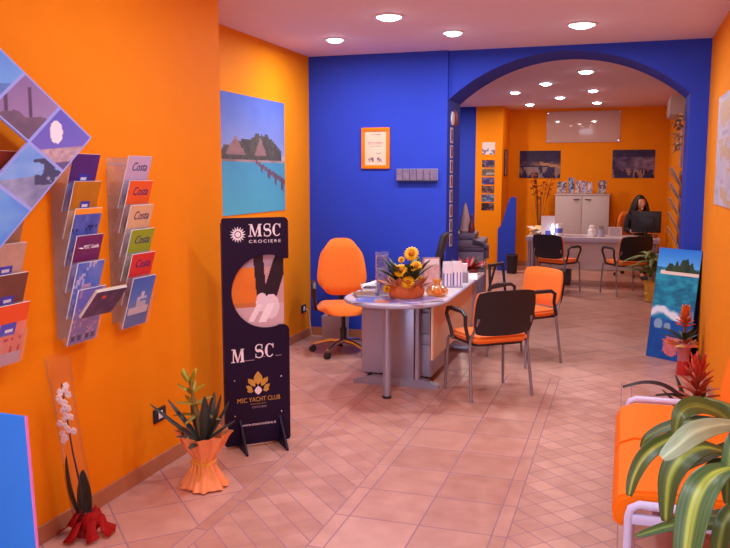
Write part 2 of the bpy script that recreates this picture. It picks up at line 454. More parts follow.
# ------------------------------------------------------------------ downlights
def downlight(x, y, r, label, energy):
    t = empty('ceiling_downlight', (x, y, H), 0, label, 'ceiling light', 'recessed ceiling downlights')
    n = 28; mb = MB()
    mb.lathe([(r, 0), (r + .018, -.002), (r + .018, -.008), (r, -.012), (r - .006, -.004)], n=n, cap=False).build('trim_ring', WHITE, t)
    MB().lathe([(0.0001, -.034), (r * .4, -.032), (r * .75, -.022), (r - .004, -.004)], n=n, cap=False).build('diffuser', LAMPON, t)
    ld = bpy.data.lights.new('downlight', 'AREA'); ld.shape = 'DISK'; ld.size = r * 1.7; ld.energy = energy; ld.color = LAMP_COL if y < 8 else REAR_COL
    lo = bpy.data.objects.new('lamp_glow', ld); C.objects.link(lo); lo.parent = t; lo.location = (0, 0, -.04)
    return t
LAMP_COL = (.86, .92, 1.0)
REAR_COL = (1.0, .82, .66)
E1, E2 = 15, 3.3
downlight(-1.723, 5.862, .095, 'large white ceiling downlight nearest the viewer, above the round desk end', E1)
downlight(-2.452, 6.685, .075, 'ceiling downlight near the left corner above the orange swivel chair', E1)
downlight(-1.409, 6.666, .075, 'ceiling downlight in front of the blue wall, between the two larger ones', E1)
downlight(-.379, 6.632, .10, 'large ceiling downlight just in front of the arch top', E1)
downlight(-.487, 9.581, .085, 'largest ceiling downlight seen through the arch, just below its crown', E2)
downlight(-1.032, 10.654, .075, 'ceiling downlight second from the arch in the rear room', E2)
downlight(-1.558, 11.658, .072, 'ceiling downlight in the rear room nearest the left end of the arch', E2)
downlight(-.493, 11.722, .072, 'small ceiling downlight in the rear room, second nearest on the right side', E2)
downlight(-1.008, 12.607, .072, 'ceiling downlight above the left half of the glossy white panel', E2)
downlight(-1.576, 13.682, .072, 'small far ceiling downlight above the left dark poster', E2)
downlight(-.506, 13.647, .072, 'far ceiling downlight right above the glossy white panel', E2)
downlight(-2.62, 12.5, .08, 'unseen ceiling downlight added behind the blue wall to brighten the orange column', 48)  # extra lamp out of view, added to light the orange column
for x, y in ((-.38, 4.3), (-1.35, 3.3), (-.38, 1.6), (-1.35, 1.0)):
    downlight(x, y, .085, 'ceiling downlight of the shop front, out of the picture', 13)

# ------------------------------------------------------------------ pictures (printed colour functions, u right, v up)
def beach(u, v):
    n = fbm(u * 6, v * 6, 3)
    if v > .5:
        c = mixc((150, 160, 210), (70, 100, 200), (v - .5) * 2 + (n - .5) * .25)
    elif v > .44: c = (206, 178, 170)
    else: c = mixc((80, 190, 205), (50, 130, 170), (v + n * .2) * 1.2)
    hill = .50 + .17 * math.exp(-((u - .62) / .26) ** 2) + .07 * math.exp(-((u - .22) / .2) ** 2) + .05 * fbm(u * 22, 1, 9)
    if .46 < v < hill and u < .93: c = mixc((52, 40, 44), (92, 92, 48), fbm(u * 30, v * 30, 5))
    for cx0, w, top in ((.2, .15, .66), (.58, .1, .66)):
        if .5 < v < top and abs(u - cx0) < w * (top - v) / (top - .5) : c = mixc((170, 120, 104), (130, 90, 80), fbm(u * 25, v * 40, 2))
    if .44 < v < .47: c = mixc((210, 170, 160), (120, 90, 80), n)
    yl = .46 - (u - .5) * .34
    if u > .5 and yl - .03 - (u - .5) * .05 < v < yl: c = (110, 76, 84)
    if u > .5 and yl - .06 - (u - .5) * .14 < v < yl and int(u * 26) % 3 == 0: c = (96, 66, 80)
    return mixc(c, (110, 104, 140), .25)
def reef(u, v):
    n = fbm(u * 7, v * 9, 13)
    if v > .83: c = mixc((90, 170, 240), (30, 110, 215), (v - .83) * 5)
    elif v > .48: c = mixc((26, 96, 130), (40, 156, 186), min(1, max(0, (fbm(u * 5, v * 22, 4) - .25) * 2)))
    elif v > .36:
        k = 1 - min(1, abs(v - .41 - .03 * math.sin(u * 7) - .05 * (n - .5)) / .055)
        c = mixc((30, 120, 170), (222, 226, 242), min(1, max(0, k * 1.6)) * (1 if u < .7 else .35))
    else: c = mixc((16, 60, 140), (30, 100, 180), n)
    if .765 < v < .80 and u > .1: c = (226, 206, 196)
    top = .795 + .11 * max(0, math.sin((u - .2) * 3.9)) ** .6 * (.25 + 1.1 * vn(u * 17, 2, 6))
    if .795 < v < top and u > .22: c = mixc((28, 44, 40), (60, 84, 50), n)
    if v < .24 and (u - .55) ** 2 * 1.2 + (v - .12) ** 2 * 5 < .05 * (0.3 + 1.3 * fbm(u * 14, v * 22, 77)): c = mixc((226, 130, 120), (176, 80, 110), fbm(u * 20, v * 30, 8))
    if .27 < v < .36 and ((u - .2) ** 2 + (v - .31) ** 2 * 4 < .01 or (u - .42) ** 2 + (v - .29) ** 2 * 4 < .007): c = (130, 160, 190)
    return c
def dark_city(s):
    def f(u, v):
        n = fbm(u * 7, v * 5, s); c = mixc((36, 24, 58), (70, 56, 96), n)
        if s == 1:
            if .45 < v < .62: c = mixc(c, (150, 110, 90), max(0, fbm(u * 9, v * 9, 21) - .35) * 1.8)
            if v < .4 and fbm(u * 11, v * 3, 33) > .52: c = (136, 116, 120)
            if u > .5 and abs(v - (.66 - .25 * u)) < .05: c = (176, 130, 104)
        else:
            if .3 < v < .75: c = mixc(c, (160, 130, 150), max(0, fbm(u * 5, v * 6, 41) - .3) * 1.6)
            if v < .3 and fbm(u * 12, v * 2, 55) > .55: c = (150, 110, 104)
        return c
    return f
def photo_card(base, s, edge=True):
    def f(u, v):
        if edge and (u < .08 or u > .92 or v < .1 or v > .9): return (226, 206, 196)
        return mixc(base, (210, 190, 200) if fbm(u * 4, v * 5, s) > .55 else (40, 34, 70), .6 * fbm(u * 5, v * 6, s + 9))
    return f
def wallmap(u, v):
    n = fbm(u * 3, v * 9, 71); c = mixc((176, 166, 190), (206, 196, 204), fbm(u * 14, v * 14, 72))
    if n > .56: c = mixc(c, (196, 158, 110), .7)
    if n < .33: c = mixc(c, (150, 140, 176), .6)
    return c
def certificate(u, v):
    c = mixc((226, 186, 158), (236, 200, 176), fbm(u * 6, v * 6, 5))
    for a, b0, b1 in ((.9, .25, .75), (.68, .15, .85), (.62, .15, .85), (.55, .2, .8), (.36, .5, .78)):
        if abs(v - a) < .013 and b0 < u < b1 and (int(u * 60) % 5): c = (150, 120, 130)
    if .1 < v < .22 and (.15 < u < .4 or .55 < u < .8) and fbm(u * 25, v * 20, 2) > .45: c = (120, 96, 120)
    return c
def seascape(s):
    def f(u, v):
        n = fbm(u * 5 + s, v * 5, s)
        if s == 0: c = mixc((120, 190, 250), (70, 130, 235), v) if v > .35 else mixc((60, 110, 200), (100, 150, 220), n)
        elif s == 1:
            c = mixc((170, 150, 190), (130, 110, 170), v + n * .3)
            if (abs(u - .22) < .03 or abs(u - .55) < .03) and v < .8: c = (80, 64, 104)
            if v < .3 + .2 * vn(u * 6, 1, 3): c = mixc((84, 70, 104), (120, 100, 130), n)
        elif s == 2:
            c = mixc((120, 110, 205), (90, 90, 200), v)
            if (u - .42) ** 2 * 3 + (v - .62) ** 2 < .03: c = (235, 230, 245)
            if v < .38: c = mixc((150, 120, 140), (210, 190, 200), fbm(u * 22, v * 22, 7))
            if v < .16: c = (96, 84, 140)
        elif s == 3:
            c = mixc((140, 180, 240), (90, 150, 235), n)
            if v < .5: c = mixc((180, 190, 225), (90, 100, 150), n)
            if u > .55 and .35 < v < .75 and n > .4: c = (60, 66, 110)
        else: c = mixc((60, 130, 235), (120, 180, 245), fbm(u * 3, v * 3, s * 7))
        return c
    return f

# ------------------------------------------------------------------ left wall: hanging diamond of photo tiles
dia = empty('photo_tile_display', (-2.285, 2.448, 1.763), R(90), 'hanging diamond of square holiday photo tiles around an open middle on the left orange wall', 'wall display')
def tile(name, i, j, fn):
    a = Vector((.199, -.118)); b = Vector((.200, .153))   # the two tile edges (along the wall, up)
    org = a * (i - .5) + b * (j - .5)
    bm = bmesh.new(); lay = bm.loops.layers.float_color.new('Col'); n = 30; t = .012
    g = [[bm.verts.new((org.x + a.x * p / n + b.x * q / n, -t, org.y + a.y * p / n + b.y * q / n)) for p in range(n + 1)] for q in range(n + 1)]
    for q in range(n):
        for p in range(n):
            f = bm.faces.new((g[q][p], g[q][p + 1], g[q + 1][p + 1], g[q + 1][p]))
            u, v = (p + .5) / n, (q + .5) / n
            # upright picture inside the turned tile
            uu = (u + v) / 2; vv = .5 + (v - u) / 2
            c = fn(uu, vv)
            if min(u, v, 1 - u, 1 - v) < .034: c = (150, 165, 245)
            for l in f.loops: l[lay] = S(*c)
    r = bmesh.ops.extrude_face_region(bm, geom=bm.faces[:])
    vs = [e for e in r['geom'] if isinstance(e, bmesh.types.BMVert)]
    bmesh.ops.translate(bm, vec=(0, t, 0), verts=vs)
    bmesh.ops.recalc_face_normals(bm, faces=bm.faces[:])
    me = bpy.data.meshes.new(name); bm.to_mesh(me); bm.free(); me.materials.append(GLOSSPRINT)
    return link(name, me, dia, False)
k = 0
for i in (-1, 0, 1):
    for j in (-1, 0, 1):
        if i == 0 and j == 0: continue
        fn = {(-1, 1): seascape(0), (0, 1): seascape(1), (1, 1): seascape(2), (1, 0): seascape(3), (1, -1): seascape(4)}.get((i, j), seascape(5))
        tile('photo_tile', i, j, fn)
for (px, pz) in ((-.2, .14), (.2, .14), (-.2, -.14), (.2, -.1)):
    MB().tube([(px, 0.0, pz), (px, .164, pz)], .006, 8).build('mounting_rod', CHROME, dia)

# ------------------------------------------------------------------ brochure racks
def rack(Y0, W, ztop, tiers, label, pitch_=.122, hb=.275, tilt=.29):
    """cascade of clear pockets; local x along the wall from 0 to W, wall at y=0"""
    t = empty('brochure_rack', (XL, Y0, 0), R(90), label, 'brochure rack', 'clear brochure racks on the left wall')
    MB().box(0, W, -.004, -.001, ztop - pitch_ * (tiers - 1) - hb + .03, ztop - .02).build('back_plate', CLEAR, t, False)
    MB().box(.02, W - .02, -.008, -.0045, ztop - .06, ztop - .045).build('mounting_rail', CLEAR, t, False)
    for i in range(tiers):
        zt = ztop - pitch_ * i; zb = zt - hb; yb = -.045
        def pt(s): return (yb - math.sin(tilt) * s, zb + math.cos(tilt) * s)
        mb = MB()
        f = [pt(0), pt(.15)]
        off = -.012
        mb.quad((0, f[0][0] + off, f[0][1]), (W, f[0][0] + off, f[0][1]), (W, f[1][0] + off, f[1][1]), (0, f[1][0] + off, f[1][1]))
        b2 = pt(.2)
        mb.quad((0, yb + .012, zb), (W, yb + .012, zb), (W, b2[0] + .012, b2[1]), (0, b2[0] + .012, b2[1]))
        mb.quad((0, yb + off, zb), (W, yb + off, zb), (W, yb + .012, zb), (0, yb + .012, zb))
        for xx in (0, W):
            mb.quad((xx, -.003, zb + .05), (xx, yb + off, zb), (xx, f[1][0] + off, f[1][1]), (xx, -.003, zb + .23))
        mb.build('pocket', CLEAR, t, False)
    return t
def brochure(name, Y0, W, ztop, i, fn, label, w=.2, h=.27, t=.005, pitch_=.122, hb=.275, tilt=.29, nx=14, nz=20, group='brochures in the wall racks', dx=0, up=0):
    zt = ztop - pitch_ * i; zb = zt - hb; yb = -.045
    o = card(name, w, h, t, fn, PRINT, nx, nz)
    place(o, (XL - yb + 0 + up * math.sin(tilt), Y0 + W / 2 + dx, zb + .004 + up), R(90), tilt)
    return tag(o, label, 'brochure', group)

Y2, W2, Z2 = 3.385, .235, 1.757
rack(Y2, W2, Z2, 6, 'clear six-tier brochure rack farthest along the left wall, holding pale to red cruise covers')
def costa(base, s, pic=None):
    def f(u, v):
        c = base
        if v < .56: c = mixc(mixc(base, (60, 60, 120), .5), (210, 200, 210), fbm(u * 6, v * 9, s))
        return c
    return f
def ship(u, v):
    c = mixc((110, 150, 230), (70, 110, 210), v)
    if v < .32: c = mixc((60, 90, 190), (90, 130, 210), fbm(u * 8, v * 8, 4))
    if .24 < v < .4 and .1 < u < .92: c = (214, 214, 234)
    if .38 < v < .58 and .34 < u < .8 and (int(v * 40) % 3 or int(u * 30) % 2): c = (196, 200, 226)
    if .56 < v < .7 and .5 < u < .62: c = (200, 206, 230)
    return c
cols = [((196, 170, 206), 'pale lilac'), ((232, 96, 36), 'orange'), ((220, 180, 140), 'cream'), ((150, 170, 40), 'lime green'), ((214, 50, 50), 'red')]
for i, (c, nm) in enumerate(cols):
    o = brochure('cruise_brochure', Y2, W2, Z2, i, costa(c, i * 5 + 2), '%s cruise brochure, %s from the top of the farthest left-wall rack' % (nm, ['first', 'second', 'third', 'fourth', 'fifth'][i]), w=.2)
    text('title_lettering', 'Costa', .062, NAVYINK, o, -.06, -.0056, .195, width=.125, shear=.25)
o = brochure('cruise_brochure', Y2, W2, Z2, 5, ship, 'blue brochure with a white ship at the bottom of the farthest left-wall rack', w=.2)

Y1_, W1, Z1 = 2.972, .215, 1.757
rack(Y1_, W1, Z1, 6, 'clear brochure rack in the middle of the left wall, with a dark booklet sticking out')
def cover(base, low, s, tagc=None):
    def f(u, v):
        c = mixc(base, tuple(x * .8 for x in base), fbm(u * 5, v * 5, s) * .6)
        if v < .5: c = mixc(low, (220, 220, 240), fbm(u * 7, v * 9, s + 3) * .7)
        if tagc and .36 < u < .68 and .50 < v < .64: c = tagc
        if tagc and .42 < u < .62 and .55 < v < .6: c = (230, 230, 245)
        return c
    return f
def beachcover(u, v):
    if v > .9: return (246, 160, 50)
    c = mixc((50, 70, 170), (110, 130, 220), fbm(u * 6, v * 6, 8))
    if .6 < v < .68 and fbm(u * 10, v * 10, 3) > .5: c = (30, 40, 110)
    return c
def palmcover(u, v):
    c = mixc((70, 110, 215), (130, 150, 235), fbm(u * 5 + v * 4, v * 3, 12))
    if fbm(u * 12 - v * 8, v * 3, 17) > .64: c = (190, 190, 240)
    if .3 < u < .62 and .47 < v < .62: c = (206, 170, 200)
    return c
def dotcover(u, v):
    c = mixc((110, 110, 200), (150, 130, 210), fbm(u * 5, v * 6, 21))
    if fbm(u * 9, v * 9, 24) > .62: c = (186, 150, 196)
    if v < .2 and (u * 4 % 1 - .5) ** 2 + ((v - .1) * 6) ** 2 < .1: c = (50, 50, 120)
    return c
specs = [(cover((84, 44, 140), (60, 60, 170), 3, (50, 60, 190)), 'dark violet brochure at the top of the middle left-wall rack, half under the photo diamond'),
         (cover((196, 126, 22), (210, 140, 60), 6, (50, 60, 190)), 'mustard yellow brochure, second from the top of the middle left-wall rack'),
         (beachcover, 'brochure with orange band over blue beach, third in the middle left-wall rack'),
         (cover((120, 40, 110), (110, 100, 190), 9), 'purple guide brochure with white sun mark in the middle left-wall rack'),
         (palmcover, 'light blue brochure with pale streaks above the jutting dark booklet'),
         (dotcover, 'large lilac-blue brochure at the bottom of the middle left-wall rack')]
sun_b = None
for i, (fn, lb) in enumerate(specs):
    o = brochure('travel_brochure', Y1_, W1, Z1, i, fn, lb, w=.19 if i < 5 else .2)
    if i == 3:
        text('title_lettering', 'MSC Guida', .026, WHITEINK, o, -.035, -.0056, .205, width=.11)
        MB().lathe([(.0001, 0), (.014, 0)], n=12, cap=False).build('sun_mark', WHITEINK, o).location = (-.06, -.0058, .213)
        o.children[-1].rotation_euler = (PI / 2, 0, 0)
# the booklet that juts out, open along the front
bk = empty('jutting_booklet', (XL + .128, Y1_ + .115, 1.005), R(84), 'dark glossy booklet sticking out of the middle left-wall rack', 'booklet', rx=R(40))
card('cover_sheet', .2, .165, .003, lambda u, v: mixc((52, 40, 96), (120, 90, 150), fbm(u * 6, v * 5, 31)) if not ((u - .35) ** 2 + (v - .75) ** 2 < .006) else (230, 90, 60), GLOSSPRINT, 14, 10, bk)
card('page_block', .196, .166, .012, lambda u, v: (206, 200, 190), PRINT, 2, 2, bk, edge=(196, 186, 170)).location = (0, .0125, .001)

Y0_, W0, Z0 = 2.455, .225, 1.757
rack(Y0_, W0, Z0, 6, 'clear brochure rack nearest the viewer on the left wall, partly behind the photo diamond')
specs = [(cover((150, 54, 40), (120, 60, 60), 41, (50, 60, 190)), 'brick red brochure seen through the open middle of the photo diamond'),
         (cover((176, 60, 70), (130, 60, 90), 43), 'dull red brochure behind the photo diamond in the nearest rack'),
         (cover((170, 130, 110), (140, 110, 120), 44), 'tan brochure behind the photo diamond, third tier of the nearest rack'),
         (cover((206, 170, 156), (190, 150, 150), 45, (70, 70, 200)), 'beige brochure just under the photo diamond in the nearest rack'),
         (cover((120, 74, 66), (140, 100, 110), 46, (70, 70, 200)), 'brown brochure second from the bottom of the nearest rack')]
for i, (fn, lb) in enumerate(specs):
    brochure('travel_brochure', Y0_, W0, Z0, i, fn, lb, w=.2)
def redorange(u, v):
    if v > .72: return (236, 92, 40)
    if .3 < u < .75 and .5 < v < .68: return (80, 90, 210) if not (.4 < u < .65 and .56 < v < .62) else (230, 230, 250)
    c = mixc((236, 120, 90), (236, 160, 150), fbm(u * 5, v * 5, 47))
    if ((u * 5) % 1 - .5) ** 2 + ((v * 6) % 1 - .5) ** 2 < .05 and v < .5: c = (206, 60, 60)
    if v < .2: c = (206, 180, 200)
    return c
brochure('travel_brochure', Y0_, W0, Z0, 5, redorange, 'red and orange brochure with a blue label at the bottom of the nearest rack', w=.205)

# sockets
def socket(loc, rz, label, n=2):
    t = empty('wall_socket', loc, rz, label, 'socket', 'black wall sockets')
    MB().box(-.06, .06, -.01, 0, -.04, .04, .004).build('cover_plate', BLACK_PL, t)
    for k in range(n): MB().box(-.02 + k * .022, -.002 + k * .022, -.014, -.01, -.022, .022, .002).build('socket_insert', WHITE, t)
    return t
socket((XL, 3.78, .315), R(90), 'black wall socket with white inserts beside the peach-wrapped plant')
sk = socket((XL2, 7.40, .305), R(90), 'black wall socket in the corner by the orange swivel chair', 2)
sp = [(-.0, -.03, 0), (0, -.06, -.02), (.02, -.07, -.2), (.04, -.08, -.285), (.12, -.16, -.298), (.25, -.4, -.3)]
MB().tube(sp, .004, 6).build('power_cord', WHITE, sk)

# island poster in the recess
o = card('picture_poster', 1.245, .99, .006, beach, MATTEPRINT, 64, 52)
place(o, (XL2 + .001, 6.345, 1.322), R(90)); tag(o, 'large poster of a palm island and jetty on the recessed orange wall', 'poster')

# framed certificate
t = empty('framed_certificate', (-2.363, YB, 1.712), 0, 'cream certificate in an orange frame on the blue wall', 'picture')
fr = MB(); w, h, b = .29, .40, .034
fr.box(-w / 2, w / 2, -.022, 0, 0, b, .003); fr.box(-w / 2, w / 2, -.022, 0, h - b, h, .003)
fr.box(-w / 2, -w / 2 + b, -.022, 0, b, h - b, .003); fr.box(w / 2 - b, w / 2, -.022, 0, b, h - b, .003)
fr.build('frame', ORANGE_VINYL, t)
c = card('certificate_sheet', w - 2 * b, h - 2 * b, .006, certificate, PRINT, 34, 44, t); c.location = (0, -.003, b)
# strip of small leaflet boxes
t = empty('leaflet_strip', (-1.94, YB, 1.592), 0, 'mottled grey strip of small leaflet pockets on the blue wall', 'leaflet holder')
MB().box(-.205, .205, -.05, 0, 0, .008).build('shelf_base', DARKGREY, t, False)
MB().box(-.205, .205, -.006, -.001, .008, .118).build('back_plate', GREYLAM, t, False)
for k in range(6):
    cc = card('leaflet', .062, .105, .03, lambda u, v, k=k: mixc((150, 130, 150), (92, 78, 110), fbm(u * 5 + k * 3, v * 8, 60 + k)), PRINT, 8, 12, t, edge=(150, 130, 150))
    cc.location = (-.17 + k * .068, -.01, .01)

# photo strip on the arch jamb (faces +X)
for k in range(8):
    z = 2.03 - k * .145
    o = card('picture_card', .115, .125 if k else .15, .004, photo_card((150, 60, 70) if k % 2 else (90, 60, 110), 80 + k), PRINT, 8, 8, edge=(214, 200, 190))
    place(o, (JL + .001, 7.80 + .002 * k, z - .07), R(90))
    tag(o, 'small photo card number %s down the blue arch jamb' % ['one', 'two', 'three', 'four', 'five', 'six', 'seven', 'eight'][k], 'photo', 'photo cards on the arch jamb')
t = empty('wall_disc', (JL, 7.83, 2.20), R(90), 'round white and red disc at the top of the photo cards on the arch jamb', 'wall disc')  # plain round discs on the jamb
o = MB(); o.lathe([(.0001, .014), (.06, .012), (.07, 0)], n=24, cap=False); d = o.build('disc_face', WHITE, t); d.rotation_euler = (PI / 2, 0, 0)
o = MB(); o.lathe([(.0001, .02), (.06, .018), (.085, 0)], n=24, cap=False); d = o.build('disc_rim', mat('dull_red', S(150, 60, 70), .5), t); d.rotation_euler = (PI / 2, 0, 0); d.location = (.12, 0, .01)

# ------------------------------------------------------------------ display stand
def star(n, r0, r1, rot=0):
    return [((r0 if k % 2 == 0 else r1) * math.sin(PI * k / n + rot), (r0 if k % 2 == 0 else r1) * math.cos(PI * k / n + rot)) for k in range(2 * n)]
st = empty('display_stand', (-2.09, 4.303, 0), R(41.8), 'tall dark navy cruise display stand with round cut-out photo and two feet', 'display stand')
hw, hh = .203, 1.40; cx1, cz1, cr1 = .07, .955, .222
def rc(cx, cz, r, a0, a1, n=6): return [(cx + r * math.cos(R(a0 + (a1 - a0) * i / n)), cz + r * math.sin(R(a0 + (a1 - a0) * i / n))) for i in range(n + 1)]
poly = [(-hw, .02), (hw - .02, .02)] + rc(hw - .02, .04, .02, -90, 0) + rc(hw - .04, cz1 - .247, .04, 0, 80) + [(.14, cz1 - .208)]
poly += rc(cx1, cz1, cr1, -76, -284, 30) + [(.15, cz1 + .195), (hw - .003, cz1 + .195), (hw, cz1 + .20)] + rc(hw - .03, hh - .03, .03, 0, 90) + rc(-hw + .015, hh - .015, .015, 90, 180)
MB().prism(poly, -.012, 0).build('front_panel', NAVY, st)
MB().box(-hw, .178, .016, .028, .02, hh - .03).build('rear_panel', NAVYEDGE, st, False)
for z in (.1, .5, 1.3): MB().box(-hw + .01, .15, .0, .016, z, z + .05).build('spacer_block', BLACK_PL, st, False)
def butler(u, v):
    c = (206, 168, 176) if v < .34 else (196, 150, 150)
    if .34 <= v < .8 and u < .62: c = mixc((236, 130, 40), (214, 110, 40), fbm(u * 4, v * 4, 3))
    if v >= .8: c = (170, 140, 156)
    if u < .12: c = mixc(c, (224, 190, 190), .6)
    if .30 <= v < .36 and u < .62: c = (196, 110, 60)
    if (abs(u - .60 + (v - .6) * .1) < .085 and v > .44): c = (46, 26, 40)
    if (abs(u - (.78 + (v - .5) * .45)) < .13 and v > .36): c = (40, 22, 36)
    if (u - .62) ** 2 * 1.4 + (v - .36) ** 2 < .014 or (u - .78) ** 2 + (v - .3) ** 2 * .8 < .02: c = (226, 206, 216)
    if abs((u - .5) - (v - .22) * .7) < .05 and .12 < v < .34: c = (236, 220, 226)
    if abs((u - .7) - (v - .22) * .7) < .07 and .1 < v < .34: c = (240, 226, 232)
    return c
p = card('photo_insert', .365, .48, .003, butler, MATTEPRINT, 66, 86, st, edge=(60, 40, 60)); p.location = (-.005, .0135, .715)
def fin(x):
    m = MB().prism([(-.165, 0), (.10, 0), (.10, .02), (.02, .17), (-.012, .18), (-.165, .012)], x - .006, x + .006, 'x'); m.build('foot', NAVY, st)
fin(-.115); fin(.135)
# lettering
yf = -.0125
sm = MB().prism(star(16, .049, .027), yf, yf - .001); sm.build('sun_emblem', SILVERINK, st).location = (-.108, 0, 1.302)
sm = MB(); sm.lathe([(.016, 0), (.021, 0)], n=20, cap=False); e = sm.build('emblem_ring', NAVY, st); e.location = (-.108, yf - .0016, 1.302); e.rotation_euler = (PI / 2, 0, 0)
def serif_word(word, x, z, h, wletter, gap, name, m):
    """bold serif capitals drawn as strokes"""
    mb = MB(); xs = x
    def bar(x0, x1, z0, z1): mb.prism([(x0, z0), (x1, z0), (x1, z1), (x0, z1)], yf, yf - .001)
    def para(x0, x1, zA, y0, y1, zB): mb.prism([(x0, zA), (x1, zA), (y1, zB), (y0, zB)], yf, yf - .001)
    for ch in word:
        w = wletter * (1.3 if ch == 'M' else .86 if ch == 'C' else .7)
        tn, tk = h * .07, h * .2
        if ch == 'M':
            para(xs + w * .12, xs + w * .12 + tn, z, xs + w * .16, xs + w * .16 + tn, z + h)
            para(xs + w * .46, xs + w * .46 + tn * 1.6, z, xs + w * .12, xs + w * .12 + tk, z + h)
            para(xs + w * .46, xs + w * .46 + tn, z, xs + w * .78, xs + w * .78 + tn * 1.3, z + h)
            para(xs + w * .78, xs + w * .78 + tk, z, xs + w * .74, xs + w * .74 + tk, z + h)
            bar(xs, xs + w * .3, z, z + tn); bar(xs + w * .68, xs + w * 1.04, z, z + tn); bar(xs + w * .04, xs + w * .26, z + h - tn, z + h); bar(xs + w * .74, xs + w * 1.02, z + h - tn, z + h)
            w *= 1.06
        elif ch == 'C':
            out, inn = [], []
            for i in range(21):
                a = R(42 + 276 * i / 20); th = tn + (tk - tn) * max(0, -math.cos(a)) ** 1.2
                out.append((xs + w / 2 + w / 2 * math.cos(a), z + h / 2 + h / 2 * 1.03 * math.sin(a)))
                inn.append((xs + w / 2 + (w / 2 - th) * math.cos(a), z + h / 2 + (h / 2 * 1.03 - tn) * math.sin(a)))
            mb.prism(out + inn[::-1], yf, yf - .001); bar(xs + w * .84, xs + w * .93, z + h * .66, z + h); 
        elif ch == 'S':
            out, inn = [], []
            for i in range(33):
                t = i / 32
                if t < .5: a = R(35 + 235 * t * 2); c = (xs + w / 2, z + h * .74); rx, rz = w * .44, h * .25
                else: a = R(90 - 235 * (t - .5) * 2); c = (xs + w / 2, z + h * .27); rx, rz = w * .47, h * .27
                p_ = (c[0] + rx * math.cos(a), c[1] + rz * math.sin(a))
                th = tn + (tk - tn) * math.exp(-((t - .5) / .17) ** 2)
                out.append(p_); inn.append(th)
            L_, R_ = [], []
            for i in range(33):
                a = out[max(i - 1, 0)]; b = out[min(i + 1, 32)]; dx, dz = b[0] - a[0], b[1] - a[1]; l = math.hypot(dx, dz) or 1
                L_.append((out[i][0] - dz / l * inn[i] / 2, out[i][1] + dx / l * inn[i] / 2)); R_.append((out[i][0] + dz / l * inn[i] / 2, out[i][1] - dx / l * inn[i] / 2))
            for i in range(32): mb.prism([L_[i], L_[i + 1], R_[i + 1], R_[i]], yf, yf - .001)
            bar(xs + w * .82, xs + w * .92, z + h * .68, z + h); bar(xs + w * .02, xs + w * .11, z, z + h * .32)
        xs += w + gap
    return mb.build(name, m, st, False)
serif_word('MSC', -.045, 1.288, .074, .062, .010, 'main_lettering', SILVERINK)
text('line_lettering', 'CROCIERE', .026, SILVERINK, st, -.043, yf, 1.250, width=.196, space=1.35)
serif_word('M', -.163, .535, .082, .06, .01, 'capital_lettering', SILVERINK)
serif_word('SC', -.014, .553, .082, .068, .012, 'capital_lettering', SILVERINK)
MB().box(-.083, -.02, yf - .001, yf, .540, .543).box(.036, .046, yf - .001, yf, .555, .558).box(.112, .15, yf - .001, yf, .556, .559).build('fine_print', GREYINK, st, False)
def petal(cx, cz, w, h, ang, n=8):
    pts = []
    for i in range(n + 1): t = i / n; pts.append((w / 2 * math.sin(PI * t) * (1 - .2 * t), h * t))
    pts += [(-a, b) for a, b in pts[-2:0:-1]]
    ca, sa = math.cos(ang), math.sin(ang)
    return [(cx + a * ca - b * sa, cz + a * sa + b * ca) for a, b in pts]
mb = MB()
for dx, dz, w, h, an in ((0, .385, .06, .085, 0), (-.02, .375, .035, .06, .5), (.02, .375, .035, .06, -.5), (-.035, .355, .03, .05, .9), (.035, .355, .03, .05, -.9), (-.045, .39, .02, .045, .35), (.045, .39, .02, .045, -.35), (-.03, .35, .025, .04, 1.5), (.03, .35, .025, .04, -1.5)):
    mb.prism(petal(dx, dz, w, h, an), yf, yf - .001)
mb.build('lotus_emblem', GOLDINK, st, False)
mb = MB(); mb.prism(petal(0, .325, .05, .055, 0), yf - .0011, yf - .002); mb.build('lotus_heart', SILVERINK, st, False)
text('club_lettering', 'MSC YACHT CLUB', .04, GOLDINK, st, -.132, yf, .283, width=.268)
text('small_lettering', 'CROCIERE', .016, GREYINK, st, -.04, yf, .243, width=.09, space=1.3)
MB().box(-.05, .05, yf - .001, yf, .268, .2695).build('fine_print', GOLDINK, st, False)
text('web_lettering', 'www.msccrociere.it', .024, SILVERINK, st, -.105, yf, .135, width=.215)
for x, z in ((-.146, .425), (.146, .425), (-.146, .205), (.146, .205)):
    MB().ball((x, -.013, z), .006).build('screw', CHROME, st)

